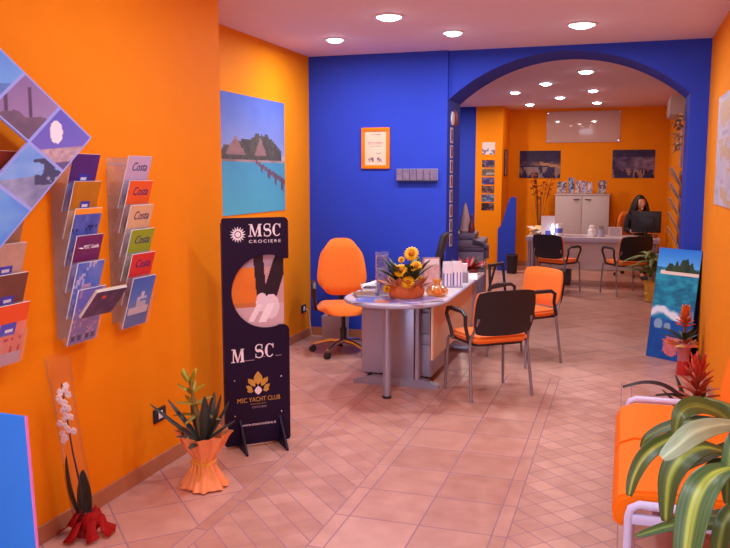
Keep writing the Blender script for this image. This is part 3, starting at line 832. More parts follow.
# ------------------------------------------------------------------ plants
GD, GE = (46, 60, 44), (30, 40, 34)
def wrapped_pot(t, h=.30, rtop=.13, rw=.075, rb=.125, m=PEACH, tie=True):
    ph = random.random() * 6
    def wv(a, i, z):
        amp = .05 + .13 * abs(z / h - .5) * 2
        return amp * (math.sin(a * 7 + ph + math.sin(a * 3) * 1.2) * .6 + .45 * math.sin(a * 15 + z * 9)) + .05 * math.sin(a * 2 + ph)
    prof = [(rb * .9, .004), (rb, .012), (rb * .85, h * .14), (rw * 1.15, h * .36), (rw, h * .47), (rw * 1.12, h * .56), (rtop * .85, h * .78), (rtop * .95, h * .9), (rtop * 1.1, h)]
    inner = [(rtop * 1.06, h * .995), (rtop * .85, h * .85), (rtop * .7, h * .8)]
    MB().lathe(prof + inner, n=72, wave=wv, cap=False).build('paper_wrap', m, t)
    MB().lathe([(0.0001, h * .8), (rtop * .8, h * .8)], n=24, cap=False).build('soil', SOIL, t)
    if tie:
        mb = MB(); ring = [(rw * 1.12 * math.cos(a), rw * 1.12 * math.sin(a), h * .47 + .004 * math.sin(a * 3)) for a in [2 * PI * k / 24 for k in range(24)]]
        mb.tube(ring, .006, 6, closed=True)
        for k in range(9):
            a = -PI / 2 + .5 + (k - 4) * .14
            r0 = rw * 1.18
            mb.tube([(r0 * math.cos(a), r0 * math.sin(a), h * .47), (r0 * 1.35 * math.cos(a + .1), r0 * 1.35 * math.sin(a + .1), h * (.6 if k % 2 else .36)), (r0 * 1.4 * math.cos(a + .3 * (k % 3 - 1)), r0 * 1.4 * math.sin(a + .3 * (k % 3 - 1)), h * (.55 if k % 2 else .2))], .003, 5)
        mb.build('raffia_tie', RAFFIA, t)
def bromeliad(t, z0, spike_h, cm, ce, spike_lo, spike_hi, leaf_len, n=11, seed=1, wid=.045, rise0=.75):
    rnd = random.Random(seed); lv = Leaves()
    for k in range(n):
        az = 2 * PI * k / n + rnd.uniform(-.25, .25)
        lv.arc((.012 * math.cos(az), .012 * math.sin(az), z0), az, leaf_len * rnd.uniform(.75, 1.1), rnd.uniform(rise0, rise0 + .55), wid * rnd.uniform(.85, 1.15), cm, ce, .3, rnd.random(), rnd.uniform(.15, .5))
    lv.build('foliage', t)
    sp = Leaves()
    for lvl in range(6):
        f = lvl / 5; z = z0 + spike_h * (.34 + .40 * f)
        for k in range(5):
            az = 2 * PI * k / 5 + lvl * .8
            sp.arc((0, 0, z), az, spike_h * .34 * (1.05 - f * .25), .75 + .5 * f, .032, mixc(spike_lo, spike_hi, f), mixc(spike_lo, spike_hi, f), .3, k * .1, .42 - .3 * f)
    s_ = sp.build('flower_spike', t)
    MB().tube([(0, 0, z0 - .02), (0, 0, z0 + spike_h * .95)], [.014, .008], 8).build('stalk', mat('stalk_' + str(seed), S(*mixc(spike_lo, (60, 70, 30), .4)), .6), t)

t = empty('wrapped_bromeliad', (-2.085, 3.63, 0), R(-20), 'green bromeliad in a peach crepe-paper wrap tied with raffia by the left wall', 'potted plant')
wrapped_pot(t, .30, .125, .058, .12)
lv = Leaves()
for az, ln, rs, w, dr in ((190, .34, .72, .062, .02), (168, .30, .95, .05, .1), (262, .2, .45, .055, .3), (292, .27, 1.38, .055, .02), (338, .29, 1.22, .055, .03), (22, .25, 1.05, .055, .06), (70, .28, 1.2, .05, .1), (120, .26, .9, .05, .2), (5, .2, .75, .05, .15), (225, .18, .7, .05, .3)):
    a = R(az + 38)
    lv.arc((.012 * math.cos(a), .012 * math.sin(a), .25), a, ln, rs, w, (62, 66, 58), (40, 46, 46), .2, az * .01, dr)
lv.build('foliage', t)
sp = Leaves()
for lvl in range(4):
    f = lvl / 3
    for k in range(4):
        sp.arc((-.05 - .055 * f, .0, .38 + .17 * f), 2 * PI * k / 4 + lvl * .9 + .4, .13 * (1 - .25 * f), .35 + .75 * f, .032, mixc((120, 100, 34), (176, 172, 44), f), mixc((130, 120, 40), (180, 176, 60), f), .3, k * .1, .45 - .3 * f)
sp.build('flower_spike', t)
MB().tube([(0, 0, .24), (-.045, 0, .38), (-.10, 0, .56)], [.017, .014, .007], 8).build('stalk', mat('stalk_green', S(136, 100, 40), .6), t)

# orchid in a clear sleeve
t = empty('orchid_gift', (-2.315, 2.945, 0), 0, 'white orchid spray in a tall clear sleeve with a red bow on the floor', 'flower')
def oc(z): return Vector((-.068 * (z / .72) ** 1.0, -.04 * (z / .72), z))
def cone_pts(z, r): return oc(z), r
mb = MB(); rings = []
for z, r in ((.03, .03), (.1, .05), (.25, .055), (.45, .05), (.65, .05), (.84, .058)):
    c = oc(z); rings.append([mb.bm.verts.new(c + Vector((r * math.cos(2 * PI * k / 24), r * math.sin(2 * PI * k / 24), 0))) for k in range(24)])
for a, b in zip(rings, rings[1:]):
    for k in range(24): mb.bm.faces.new((a[k], a[(k + 1) % 24], b[(k + 1) % 24], b[k]))
mb.build('clear_sleeve', CELLO, t)
lv = Leaves()
lv.add([oc(.06) + Vector((0, 0, 0)), oc(.16) + Vector((-.02, -.01, 0)), oc(.26) + Vector((-.03, -.01, 0)), oc(.38) + Vector((-.03, -.01, 0))], .075, (.8, -.6, 0), (44, 42, 40), (34, 32, 32), .2)
lv.add([oc(.06), oc(.14) + Vector((.015, .02, 0)), oc(.23) + Vector((.03, .02, 0)), oc(.31) + Vector((.025, .02, 0))], .115, (.9, -.3, 0), (70, 70, 58), (56, 60, 52), .15)
lv.build('foliage', t)
MB().tube([oc(.05), oc(.25) + Vector((.01, 0, 0)), oc(.4), oc(.72)], [.006, .005, .004, .003], 8).build('stem', mat('orchid_stem', S(70, 50, 46), .6), t)
rnd = random.Random(4)
for k in range(20):
    z = .46 + .25 * k / 19; c = oc(z) + Vector((rnd.uniform(-.03, .03), rnd.uniform(-.03, .01), 0)); mb = MB()
    for q in range(5):
        a = 2 * PI * q / 5 + k; d = Vector((math.cos(a), -.35, math.sin(a)))
        mb.ball(c + d * .010, .0085, .004, .0085, 8, 6)
    mb.build('blossom', PETALW, t)
rnd = random.Random(9); lv = MB()
for k in range(9):
    a = 2 * PI * k / 9; p0 = Vector((.01, -.0, .085)); ln = rnd.uniform(.05, .085)
    d = Vector((math.cos(a), math.sin(a), 0)); q = [p0, p0 + d * ln * .6 + Vector((0, 0, .03)), p0 + d * ln + Vector((0, 0, -.02)), p0 + d * ln * .5 + Vector((0, 0, -.05)), p0]
    mb_pts = [p0.lerp(p0, 0)] + q[1:]
    side = Vector((-d.y, d.x, .3)).normalized() * .035
    vs = [(lv.bm.verts.new(p - side * w), lv.bm.verts.new(p + side * w)) for p, w in zip(q, (.15, 1, 1, .8, .15))]
    for (a1, b1), (a2, b2) in zip(vs, vs[1:]): lv.bm.faces.new((a1, b1, b2, a2))
lv.ball((.01, 0, .08), .014)
for a in (-.7, .1, .5, 3.6, -1.6):
    d = Vector((math.cos(a), math.sin(a), 0)); sd = Vector((-d.y, d.x, 0)); q = [Vector((.01, 0, .085)), Vector((.01, 0, .075)) + d * .07, Vector((0, 0, .03)) + d * .09, Vector((0, 0, .012)) + d * .13]
    vs = [(lv.bm.verts.new(p - sd * w_), lv.bm.verts.new(p + sd * w_ + Vector((0, 0, .012)))) for p, w_ in zip(q, (.006, .02, .025, .028))]
    for (a1, b1), (a2, b2) in zip(vs, vs[1:]): lv.bm.faces.new((a1, b1, b2, a2))
lv.build('ribbon_bow', REDBOW, t, solid=.002)
MB().lathe([(.045, 0), (.05, .03), (.036, .09), (.03, .1)], n=20).build('pot', mat('red_foil', S(150, 30, 36), .5, var=.2), t)

# blue board at the lower left
t = empty('blue_display_board', (-2.145, 2.2, 0), R(-4), 'plain bright blue display board standing at the lower left edge', 'display board')
MB().prism([(-.35, 0), (.232, 0), (.196, .82), (-.31, .815)], -.005, .005).build('board', BLUEBOARD, t, False)
MB().prism([(.2322, 0), (.236, 0), (.200, .823), (.1962, .82)], -.005, .005).build('edge_strip', PINKEDGE, t, False)
MB().prism([(.006, .0), (.16, 0), (.014, .5), (.006, .5)], -.05, -.04, 'x').build('rear_strut', BLUEBOARD, t, False)

# ------------------------------------------------------------------ visitor chair
def arc_pts(cx, cy, r, a0, a1, n=6): return [(cx + r * math.cos(R(a0 + (a1 - a0) * i / n)), cy + r * math.sin(R(a0 + (a1 - a0) * i / n))) for i in range(n + 1)]
def visitor_chair():
    """faces -y; origin on the floor under the middle of the seat"""
    t = empty('visitor_chair', (0, 0, 0))
    def rr(w, d, r): 
        return arc_pts(w - r, d - r, r, 0, 90) + arc_pts(-w + r, d - r, r, 90, 180) + arc_pts(-w + r, -d + r, r, 180, 270) + arc_pts(w - r, -d + r, r, 270, 360)
    mb = MB(); mb.prism(rr(.235, .215, .07), .425, .475, 'z')
    bmesh.ops.bevel(mb.bm, geom=[e for e in mb.bm.edges if len(e.link_faces) == 2 and e.calc_face_angle(0) > .9], offset=.018, segments=3, affect='EDGES')
    mb.build('seat', ORANGE_FAB, t)
    MB().prism(rr(.21, .19, .06), .405, .428, 'z').build('seat_pan', BLACK_PL, t)
    # backrest: curved pad, orange in front, black shell behind
    def backpad(name, m, y0, th, w, h):
        w *= 1.06; mb = MB(); nx, nz = 10, 9; F = []
        for side in (0, 1):
            g = []
            for j in range(nz + 1):
                row = []
                for i in range(nx + 1):
                    u = i / nx * 2 - 1; v = j / nz * 2 - 1
                    # superellipse outline
                    x = u; z = v; k = 1
                    wx = w * (1 - .10 * ((v + 1) / 2 < .3) * (.3 - (v + 1) / 2))
                    cu = math.sqrt(max(0, 1 - .5 * z * z * abs(z) ** 2 * .35)); cv = math.sqrt(max(0, 1 - .5 * x * x * abs(x) ** 2 * .35))
                    X = x * wx * cu; Zz = z * h * cv
                    edge = max(abs(u), abs(v)); bul = (1 - max(0, edge - .75) * 2.2)
                    Y = y0 - .035 * (1 - x * x) * -1 * .8 + (-(th) * bul if side == 0 else 0) + Zz * .16
                    row.append(mb.bm.verts.new((X, Y, .655 + Zz)))
                g.append(row)
            F.append(g)
        for side in (0, 1):
            for j in range(nz):
                for i in range(nx):
                    g = F[side]; q = (g[j][i], g[j][i + 1], g[j + 1][i + 1], g[j + 1][i])
                    mb.bm.faces.new(q if side == 0 else q[::-1])
        bd = [(0, i) for i in range(nx)] + [(j, nx) for j in range(nz)] + [(nz, i) for i in range(nx, 0, -1)] + [(j, 0) for j in range(nz, 0, -1)]
        for a, b in zip(bd, bd[1:] + bd[:1]):
            mb.bm.faces.new((F[0][b[0]][b[1]], F[0][a[0]][a[1]], F[1][a[0]][a[1]], F[1][b[0]][b[1]]))
        return mb.build(name, m, t)
    backpad('backrest', ORANGE_FAB, .215, .038, .232, .165)
    backpad('back_shell', BLACK_PL, .236, .018, .236, .170)
    for s in (-1, 1):
        x = .245 * s
        MB().tube([(x * 1.06, -.20, 0), (x, -.185, .40), (x, -.17, .425), (x, -.1, .432)], .0115, 10).build('leg', LEGMETAL, t)
        MB().tube([(x * 1.06, .215, 0), (x, .155, .40), (x, .16, .45), (x * .93, .212, .56), (x * .9, .235, .62)], .0115, 10).build('leg', LEGMETAL, t)
        for y in (-.2, .215): pass
        ar = [(x * 1.02, .15, .43), (x * 1.06, .11, .55), (x * 1.08, .115, .625), (x * 1.08, .07, .652), (x * 1.08, -.10, .655), (x * 1.08, -.16, .645), (x * 1.08, -.18, .60), (x * 1.04, -.13, .50), (x * 1.02, -.11, .43)]
        MB().tube(ar, [.014, .014, .015, .017, .018, .017, .015, .014, .014], 8).build('armrest', BLACK_PL, t)
    mb = MB()
    for y in (-.12, .13): mb.tube([(-.245, y, .42), (.245, y, .42)], .011, 8)
    mb.build('cross_rail', BLACK_PL, t)
    return t
vc = visitor_chair()
GV = 'visitor chairs with orange seats'
place(vc, (-.955, 5.955, 0), R(219.8)); tag(vc, 'orange visitor chair nearest the viewer, its black back towards us at the desk', 'chair', GV)
def more_chair(x, y, rz, lab):
    c = copy_tree(vc); place(c, (x, y, 0), R(rz)); return tag(c, lab, 'chair', GV)
more_chair(-.83, 7.13, -41.7, 'orange visitor chair turned to show its orange backrest, behind the nearest one')
more_chair(-.90, 11.60, 149, 'visitor chair at the left of the rear desk, black back towards us')
more_chair(.03, 11.62, 213, 'visitor chair at the right of the rear desk, behind the drooping plant')

# black folding frame at the far end of the front desk
t = empty('folding_easel', (-1.17, 7.86, 0), R(68), 'empty black frame on legs standing past the far end of the front desk', 'easel')
for s in (-1, 1): MB().tube([(.15 * s, -.05, 0), (.15 * s, 0, .42), (.125 * s, .03, .77)], .014, 8).build('leg', BLACK_PL, t)
MB().tube([(-.13, .03, .77), (.13, .03, .77)], .018, 8).build('top_bar', BLACK_PL, t)
MB().tube([(-.15, .0, .55), (.15, .0, .55)], .012, 8).build('cross_bar', BLACK_PL, t)
MB().tube([(0, .03, .78), (0, .26, 0)], .011, 8).build('rear_leg', BLACK_PL, t)

# ------------------------------------------------------------------ front desk
t = empty('front_desk', (-1.6, 6.4, 0), 0, 'long grey desk with a round end on a pole leg', 'desk')
Dx, Dy = -1.6, 6.4
top = [(.345, 1.06), (-.405, 1.06)] + [(-.02 + .385 * math.cos(R(a)), -.655 + .385 * math.sin(R(a))) for a in range(180, 361, 10)]
mb = MB().prism(top, .705, .735, 'z'); mb.build('desk_top', DESKTOP, t)
mb = MB()
edge = [(a[0], a[1], .72) for a in top]; 
mb.tube([Vector(e) for e in edge], .0155, 8, closed=True).build('edge_band', GREYLAM, t)
MB().tube([(-.04, -.84, .0), (-.04, -.84, .705)], .031, 18).build('pole_leg', GREYMETAL, t)
MB().tube([(-.04, -.84, 0), (-.04, -.84, .02)], .034, 18).build('pole_foot', BLACK_PL, t)
# T leg
MB().box(-.105, .075, -.49, -.44, .05, .705, .008).build('t_leg', GREYMETAL, t)
MB().box(.085, .115, -.50, -.43, .05, .705, .008).build('cable_channel', GREYLAM, t)
MB().prism([(-.42, 0), (.27, 0), (.27, .02), (.16, .065), (-.26, .065), (-.42, .022)], -.50, -.43).build('t_leg_foot', GREYMETAL, t)
# rear T leg
MB().box(-.05, .05, .93, .98, .05, .705, .006).build('t_leg', GREYMETAL, t)
MB().box(-.38, .26, .92, .99, 0, .05, .012).build('t_leg_foot', GREYMETAL, t)
MB().box(.272, .290, -.76, .80, .29, .70, .002).build('modesty_panel', LIGHTWOOD, t, False)
MB().box(.272, .292, .81, 1.04, .05, .70).build('grey_end_panel', GREYLAM, t, False)
# pedestal with door and drawers
pd = empty('drawer_pedestal', (-1.715, 6.32, 0), 0, 'grey drawer pedestal on castors under the round end of the desk', 'drawer unit')
MB().box(-.29, .29, -.25, .25, .05, .60, .004).build('carcass', GREYLAM, pd)
MB().box(-.285, .045, -.268, -.252, .058, .57, .003).build('door', GREYLAM, pd)
for k in range(3):
    z0, z1 = ((.41, .57), (.32, .40), (.06, .31))[k]
    d = MB().box(.055, .285, -.268, -.252, z0, z1, .003).build('drawer', GREYLAM, pd)
    MB().box(.14, .2, -.272, -.268, z1 - .035, z1 - .02).build('handle', DARKGREY, d, False)
MB().box(-.29, .29, -.25, .25, .60, .615).build('top_board', DARKGREY, pd, False)
for sx in (-.24, .24):
    for sy in (-.2, .2): MB().tube([(sx - .012, sy, .025), (sx + .012, sy, .025)], .025, 12).build('castor', BLACK_PL, pd)
MB().box(-.27, .27, -.23, .23, .04, .052).build('plinth', BLACK_PL, pd, False)

# ------------------------------------------------------------------ swivel chair
def swivel_chair(loc, rz, label):
    t = empty('swivel_chair', loc, rz, label, 'office chair', 'orange swivel chairs')
    def pad(name, w, h, th, m, fn, taper=.12, shell=False):
        mb = MB(); nx, nz = 12, 12; F = []
        for side in (0, 1):
            g = []
            for j in range(nz + 1):
                row = []
                for i in range(nx + 1):
                    u = i / nx * 2 - 1; v = j / nz * 2 - 1
                    X = u * math.sqrt(1 - .48 * v * v * v * v) * w * (1 - taper * v); Zz = v * math.sqrt(1 - .48 * u ** 4) * h
                    e = max(abs(u), abs(v)); b = max(0, 1 - max(0, e - .7) ** 2 * 9)
                    row.append(mb.bm.verts.new(fn(X, Zz, th * b * (1 if side == 0 else -.25))))
                g.append(row)
            F.append(g)
        for side in (0, 1):
            for j in range(nz):
                for i in range(nx):
                    g = F[side]; q = (g[j][i], g[j][i + 1], g[j + 1][i + 1], g[j + 1][i]); mb.bm.faces.new(q if side == 0 else q[::-1])
        bd = [(0, i) for i in range(nx)] + [(j, nx) for j in range(nz)] + [(nz, i) for i in range(nx, 0, -1)] + [(j, 0) for j in range(nz, 0, -1)]
        for a, b in zip(bd, bd[1:] + bd[:1]): mb.bm.faces.new((F[0][b[0]][b[1]], F[0][a[0]][a[1]], F[1][a[0]][a[1]], F[1][b[0]][b[1]]))
        return mb.build(name, m, t)
    pad('backrest', .225, .27, .05, ORANGE_FAB, lambda x, z, d: (x, .235 - d + .10 * (abs(x) / .22) ** 2 * -.5 + z * .12, .785 + z))
    pad('back_shell', .2, .25, .012, BLACK_PL, lambda x, z, d: (x, .262 - d + z * .12, .785 + z))
    pad('seat', .245, .235, .055, ORANGE_FAB, lambda x, z, d: (x, -z - .02, .425 + d - max(0, z - .14) * .35), taper=.04)
    MB().box(-.16, .16, -.16, .16, .375, .415, .02).build('seat_pan', BLACK_PL, t)
    MB().tube([(0, .12, .385), (0, .27, .40), (0, .30, .48), (0, .285, .72)], .022, 8).build('back_bracket', BLACK_PL, t)
    for s in (-1, 1):
        x = .26 * s
        MB().tube([(x * .75, .03, .395), (x, .03, .42), (x * 1.06, .05, .55), (x * 1.06, .09, .64), (x * 1.06, .05, .665), (x * 1.06, -.14, .665), (x * 1.06, -.18, .64), (x * 1.04, -.10, .53), (x, .0, .42)], [.016, .018, .018, .02, .022, .022, .02, .017, .017], 8).build('armrest', BLACK_PL, t)
    MB().tube([(0, 0, .10), (0, 0, .24)], .03, 14).build('gas_column_sleeve', BLACK_PL, t)
    MB().tube([(0, 0, .22), (0, 0, .39)], .018, 12).build('gas_column', BLACK_PL, t)
    for k in range(5):
        a = 2 * PI * k / 5 + .35; d = Vector((math.cos(a), math.sin(a), 0))
        MB().tube([Vector((0, 0, .115)), d * .14 + Vector((0, 0, .11)), d * .29 + Vector((0, 0, .075))], [.026, .02, .014], 8).build('base_spoke', CHROME, t)
        n = Vector((-d.y, d.x, 0)); c = d * .295 + Vector((0, 0, .03))
        MB().tube([c - n * .022, c + n * .022], .03, 12).build('castor', BLACK_PL, t)
    return t
swivel_chair((-2.46, 6.90, 0), R(24), 'orange swivel chair on a chrome star base by the blue wall')
swivel_chair((.16, 13.78, 0), R(34), 'orange swivel chair behind the rear desk with the woman on it')

# paper bag and box on the floor behind the chair
t = empty('shopping_bag', (-2.73, 7.42, 0), R(8), 'pale paper bag on the floor behind the orange swivel chair', 'bag')
MB().prism([(-.12, 0), (.12, 0), (.13, .27), (-.13, .25)], -.06, .06).build('bag_body', mat('kraft_white', S(170, 150, 160), .7, var=.1), t, False)
MB().tube([(-.05, -.06, .26), (-.04, -.065, .33), (.04, -.065, .33), (.05, -.06, .26)], .003, 6).build('handle', WHITE, t)

# ------------------------------------------------------------------ things on the front desk
ZT = .7365
def leaflets(loc, rz, w, d, n, cols, label, group=None, cat='papers', name='paper_stack', th=.004, skew=.25):
    t = empty(name, loc, rz, label, cat, group); rnd = random.Random(len(label))
    for k in range(n):
        c = cols[k % len(cols)]
        o = card('sheet', w * rnd.uniform(.93, 1), d, th * .9, lambda u, v, c=c, k=k: mixc(c, tuple(x * .7 for x in c), fbm(u * 5, v * 5, k + 3) * .5), PRINT, 6, 6, t, edge=(226, 220, 226))
        o.rotation_euler = (-PI / 2, 0, rnd.uniform(-skew, skew)); o.location = (rnd.uniform(-.008, .008), -d / 2 + rnd.uniform(-.005, .005), k * th)
    return t
t = empty('paper_pile', (-1.88, 6.02, ZT), R(20), 'rumpled white papers on the left of the round desk end', 'papers')
mb = MB(); n = 8; g = [[mb.bm.verts.new((-.11 + .24 * i / n, -.09 + .2 * j / n, .025 + .05 * math.sin(i / n * 2.6) * (1 - .4 * j / n) + .012 * math.sin(i * 1.7 + j))) for i in range(n + 1)] for j in range(n + 1)]
for j in range(n):
    for i in range(n): mb.bm.faces.new((g[j][i], g[j][i + 1], g[j + 1][i + 1], g[j + 1][i]))
mb.build('top_sheet', PAPER, t, solid=.003)
MB().box(-.1, .11, -.08, .09, 0, .022, .002).build('sheet_stack', PAPER, t, False)
leaflets((-1.86, 5.72, ZT), R(24), .15, .2, 5, [(60, 60, 90), (150, 110, 60), (70, 80, 150)], 'small pile of dark leaflets at the left rim of the round desk end')
def mag(u, v):
    c = mixc((84, 96, 190), (150, 160, 220), fbm(u * 4, v * 4, 90))
    if fbm(u * 6, v * 6, 93) > .62: c = (210, 190, 220)
    if .34 < u < .52 and .1 < v < .4: c = (236, 130, 50)
    return c
o = card('open_magazine', .52, .30, .004, mag, GLOSSPRINT, 22, 14)
place(o, (-1.60, 5.40, ZT), R(4), -PI / 2); tag(o, 'blue picture sheet lying at the front of the round desk end', 'magazine')
o = card('open_magazine', .30, .24, .004, lambda u, v: mixc((110, 116, 200), (190, 180, 220), fbm(u * 4, v * 4, 97)), GLOSSPRINT, 12, 10)
place(o, (-1.345, 5.555, ZT + .0046), R(40), -PI / 2); tag(o, 'pale blue leaflet lying at the right of the round desk end', 'magazine')
# clear leaflet stand left of the flowers
t = empty('leaflet_stand', (-1.755, 5.82, ZT), R(24), 'tall clear leaflet stand to the left of the sunflowers', 'leaflet holder')
MB().box(-.05, .05, -.05, .05, 0, .005).box(-.05, .05, .02, .023, 0, .33).box(-.05, .05, -.045, -.042, 0, .13).build('acrylic_body', CLEAR, t, False)
MB().box(-.053, -.047, -.046, .024, 0, .33).build('acrylic_side', CLEAR, t, False)
c = card('leaflet', .085, .30, .004, lambda u, v: mixc((60, 60, 150), (200, 190, 220), fbm(u * 4, v * 9, 101)) if abs(v - .45) > .07 else (210, 150, 50), PRINT, 8, 20, t); c.location = (0, .012, .006)
c = card('leaflet', .08, .2, .004, lambda u, v: mixc((90, 80, 170), (214, 204, 230), fbm(u * 4, v * 7, 105)), PRINT, 8, 14, t); c.location = (0, -.012, .006)

def sunflower_basket(loc):
    t = empty('sunflower_arrangement', loc, 0, 'arrangement of yellow sunflowers in an orange wrapped basket on the round desk end', 'flowers')
    def wv(a, i, z): return .025 * math.sin(a * 17 + z * 30) + .03 * math.sin(a * 5)
    MB().lathe([(.11, .0), (.13, .02), (.135, .05), (.125, .085), (.115, .11), (.10, .10)], n=72, wave=wv, cap=True).build('basket_wrap', mat('orange_crepe', S(208, 104, 46), .6, var=.18, scale=25, bump=.2), t)
    rnd = random.Random(3); lv = Leaves()
    for k in range(24):
        a = rnd.uniform(0, 2 * PI)
        lv.arc((.05 * math.cos(a), .05 * math.sin(a), .12), a, rnd.uniform(.16, .30), rnd.uniform(.8, 1.4), .06, (84, 96, 50), (50, 66, 44), .2, k * .1, .3)
    lv.build('foliage', t)
    heads = [((.055, -.05, .335), .056), ((.10, -.085, .245), .046), ((-.01, -.11, .215), .052), ((.055, -.14, .135), .05), ((-.03, -.02, .285), .026), ((.12, -.04, .15), .026), ((-.125, -.08, .07), .032)]
    for (c, r) in heads:
        c = Vector(c); nrm = Vector((c.x * .8, -.9, .45)).normalized(); a1 = nrm.cross(Vector((0, 0, 1))).normalized(); a2 = a1.cross(nrm)
        mb = MB()
        for k in range(16):
            a = 2 * PI * k / 16; d = a1 * math.cos(a) + a2 * math.sin(a); s_ = a1 * -math.sin(a) + a2 * math.cos(a)
            p = [c + d * r * .2, c + d * r * .75 + s_ * r * .24 + nrm * .006, c + d * r * 1.08 + nrm * .002, c + d * r * .75 - s_ * r * .24 + nrm * .006]
            mb.bm.faces.new([mb.bm.verts.new(q) for q in p])
        hd = mb.build('sunflower', PETALY, t, solid=.001)
        MB().ball(c + nrm * .002, r * .36, r * .36, r * .36, 12, 8).build('disc', SEED, hd)
        MB().tube([c, c.lerp(Vector((0, 0, .09)), .9)], .004, 6).build('stem', mat('flower_stem', S(70, 90, 40), .7) if 'flower_stem' not in MATS else MATS['flower_stem'], t)
    lv = Leaves()
    for k in range(12):
        a = 2 * PI * k / 12
        lv.arc((.10 * math.cos(a), .10 * math.sin(a), .09), a, .13, .55 + .5 * (k % 2), .08, (206, 130, 84), (176, 90, 46), .15, k * .1, .25)
    lv.build('wrap_points', t)
    return t
sunflower_basket((-1.545, 5.73, ZT))
# orange cellophane gift next to the basket
t = empty('candy_bag', (-1.34, 5.88, ZT), 0, 'orange cellophane bag of sweets right of the sunflower basket', 'gift')
MB().lathe([(.05, 0), (.075, .02), (.08, .05), (.05, .08), (.02, .095), (.045, .13)], n=30, wave=lambda a, i, z: .12 * math.sin(a * 7 + i), cap=False).build('cellophane', ORANGEGLASS, t)
rnd = random.Random(5)
mb = MB()
for k in range(14): mb.ball((rnd.uniform(-.045, .045), rnd.uniform(-.045, .045), rnd.uniform(.018, .06)), .017, seg=8, rings=6)
tag(mb.build('sweets', mat('orange_sweets', S(240, 140, 40), .4, var=.3, scale=30), t), kind='stuff')
# brochure holder, tilted
t = empty('leaflet_stand', (-1.45, 6.18, ZT), R(30), 'grey tilted brochure holder between the sunflowers and the monitor', 'leaflet holder')
MB().prism([(-.07, 0), (.09, 0), (.10, .03), (.03, .26), (.02, .26), (-.0, .03)], -.07, .07, 'x').build('holder_body', mat('holder_grey', S(170, 140, 150), .5, var=.1), t, False)
c = card('leaflet', .12, .22, .006, lambda u, v: mixc((196, 150, 150), (230, 200, 210), fbm(u * 4, v * 6, 111)) if v < .8 else (240, 230, 240), PRINT, 8, 14, t); place(c, (0, .0, .03), 0, -.1)
# white leaflet holder with two stacks
t = empty('leaflet_stand', (-1.335, 6.42, ZT), R(18), 'white and blue leaflet holder full of leaflets near the desk edge', 'leaflet holder')
MB().box(-.08, .08, -.06, .06, 0, .012).box(-.08, .08, .05, .06, 0, .15).build('holder_body', GREYLAM, t, False)
for k in range(6):
    c = card('leaflet', .075, .17 + .014 * (k % 3), .01, lambda u, v, k=k: (236, 228, 240) if v > .55 or int(u * 8) % 3 else (100, 110, 190), PRINT, 8, 10, t)
    place(c, (-.04 + .08 * (k % 2), -.035 + .028 * (k // 2), .012), R(4 * (k % 3 - 1)), -.06)
t = empty('card_holder', (-1.31, 6.72, ZT), R(10), 'small grey card holder beside the white leaflet holder', 'card holder')
MB().box(-.05, .05, -.04, .05, 0, .09, .004).build('holder_body', GREYMETAL, t)
MB().box(-.04, .04, -.02, .03, .09, .16, .002).build('cards', PAPER, t, False)
t = empty('name_card', (-1.28, 6.93, ZT), R(14), 'small white folded card at the right edge of the front desk', 'card')
MB().prism([(-.03, 0), (.03, 0), (.0, .055)], -.06, .06, 'x').build('folded_card', PAPER, t, False)
# monitor seen on edge
t = empty('monitor', (-1.575, 6.9, ZT), R(-83), 'black flat monitor seen almost from its edge on the front desk', 'monitor')
mb = MB().box(-.20, .20, -.02, .02, .0, .32, .006); o = mb.build('screen_housing', BLACK_PL, t); place(o, (0, 0, .09), 0, -.22)
mb = MB().box(-.185, .185, -.024, -.0205, .015, .305); o = mb.build('screen', SCREEN, t, False); place(o, (0, 0, .09), 0, -.22)
MB().tube([(0, .05, .01), (0, .05, .14), (0, .04, .24)], .02, 10).build('stand_neck', BLACK_PL, t)
MB().lathe([(.0001, .018), (.08, .012), (.10, 0)], n=24).build('stand_base', BLACK_PL, t)
# red plant bowl at the far end
t = empty('red_plant_bowl', (-1.375, 7.26, ZT), 0, 'bowl of red and green leaves at the far end of the front desk', 'potted plant')
MB().lathe([(.06, 0), (.1, .02), (.115, .06), (.1, .055)], n=28).build('bowl', mat('brown_bowl', S(120, 50, 40), .5), t)
rnd = random.Random(12); lv = Leaves()
for k in range(34):
    a = rnd.uniform(0, 2 * PI); red = k % 3
    cm = (176, 44, 44) if red else (70, 90, 46)
    lv.arc((.04 * math.cos(a), .04 * math.sin(a), .05), a, rnd.uniform(.12, .19), rnd.uniform(.3, 1.3), .045, cm, tuple(x * .8 for x in cm), .2, k * .1, .3)
lv.build('foliage', t)

# ------------------------------------------------------------------ copier behind the arch
t = empty('photocopier', (-1.83, 9.3, 0), R(6), 'grey photocopier standing behind the left side of the arch', 'photocopier')
COP = mat('copier_grey', S(124, 108, 132), .5, var=.04); COPD = mat('copier_dark', S(86, 70, 100), .5)
MB().box(-.30, .28, -.28, .28, .02, .78, .012).build('body', COP, t)
for k in range(3): MB().box(-.28, .26, -.288, -.28, .08 + k * .2, .26 + k * .2, .004).build('paper_tray', COP, t)
MB().box(-.30, .285, -.29, .28, .78, .83, .01).build('output_gap', COPD, t)
MB().box(-.30, .29, -.30, .28, .83, .91, .012).build('scanner_bed', COP, t)
MB().box(-.27, .18, -.22, .28, .912, .985, .015).build('document_feeder', COP, t)
MB().prism([(.15, .86), (.33, .82), (.33, .85), (.15, .93)], -.30, -.12).build('control_panel', COPD, t)
MB().box(.285, .335, -.25, -.2, .70, .82, .004).build('side_tray', COPD, t)
t = empty('figurine', (-1.775, 9.22, .986), 0, 'pale pointed figurine on top of the photocopier', 'figurine')
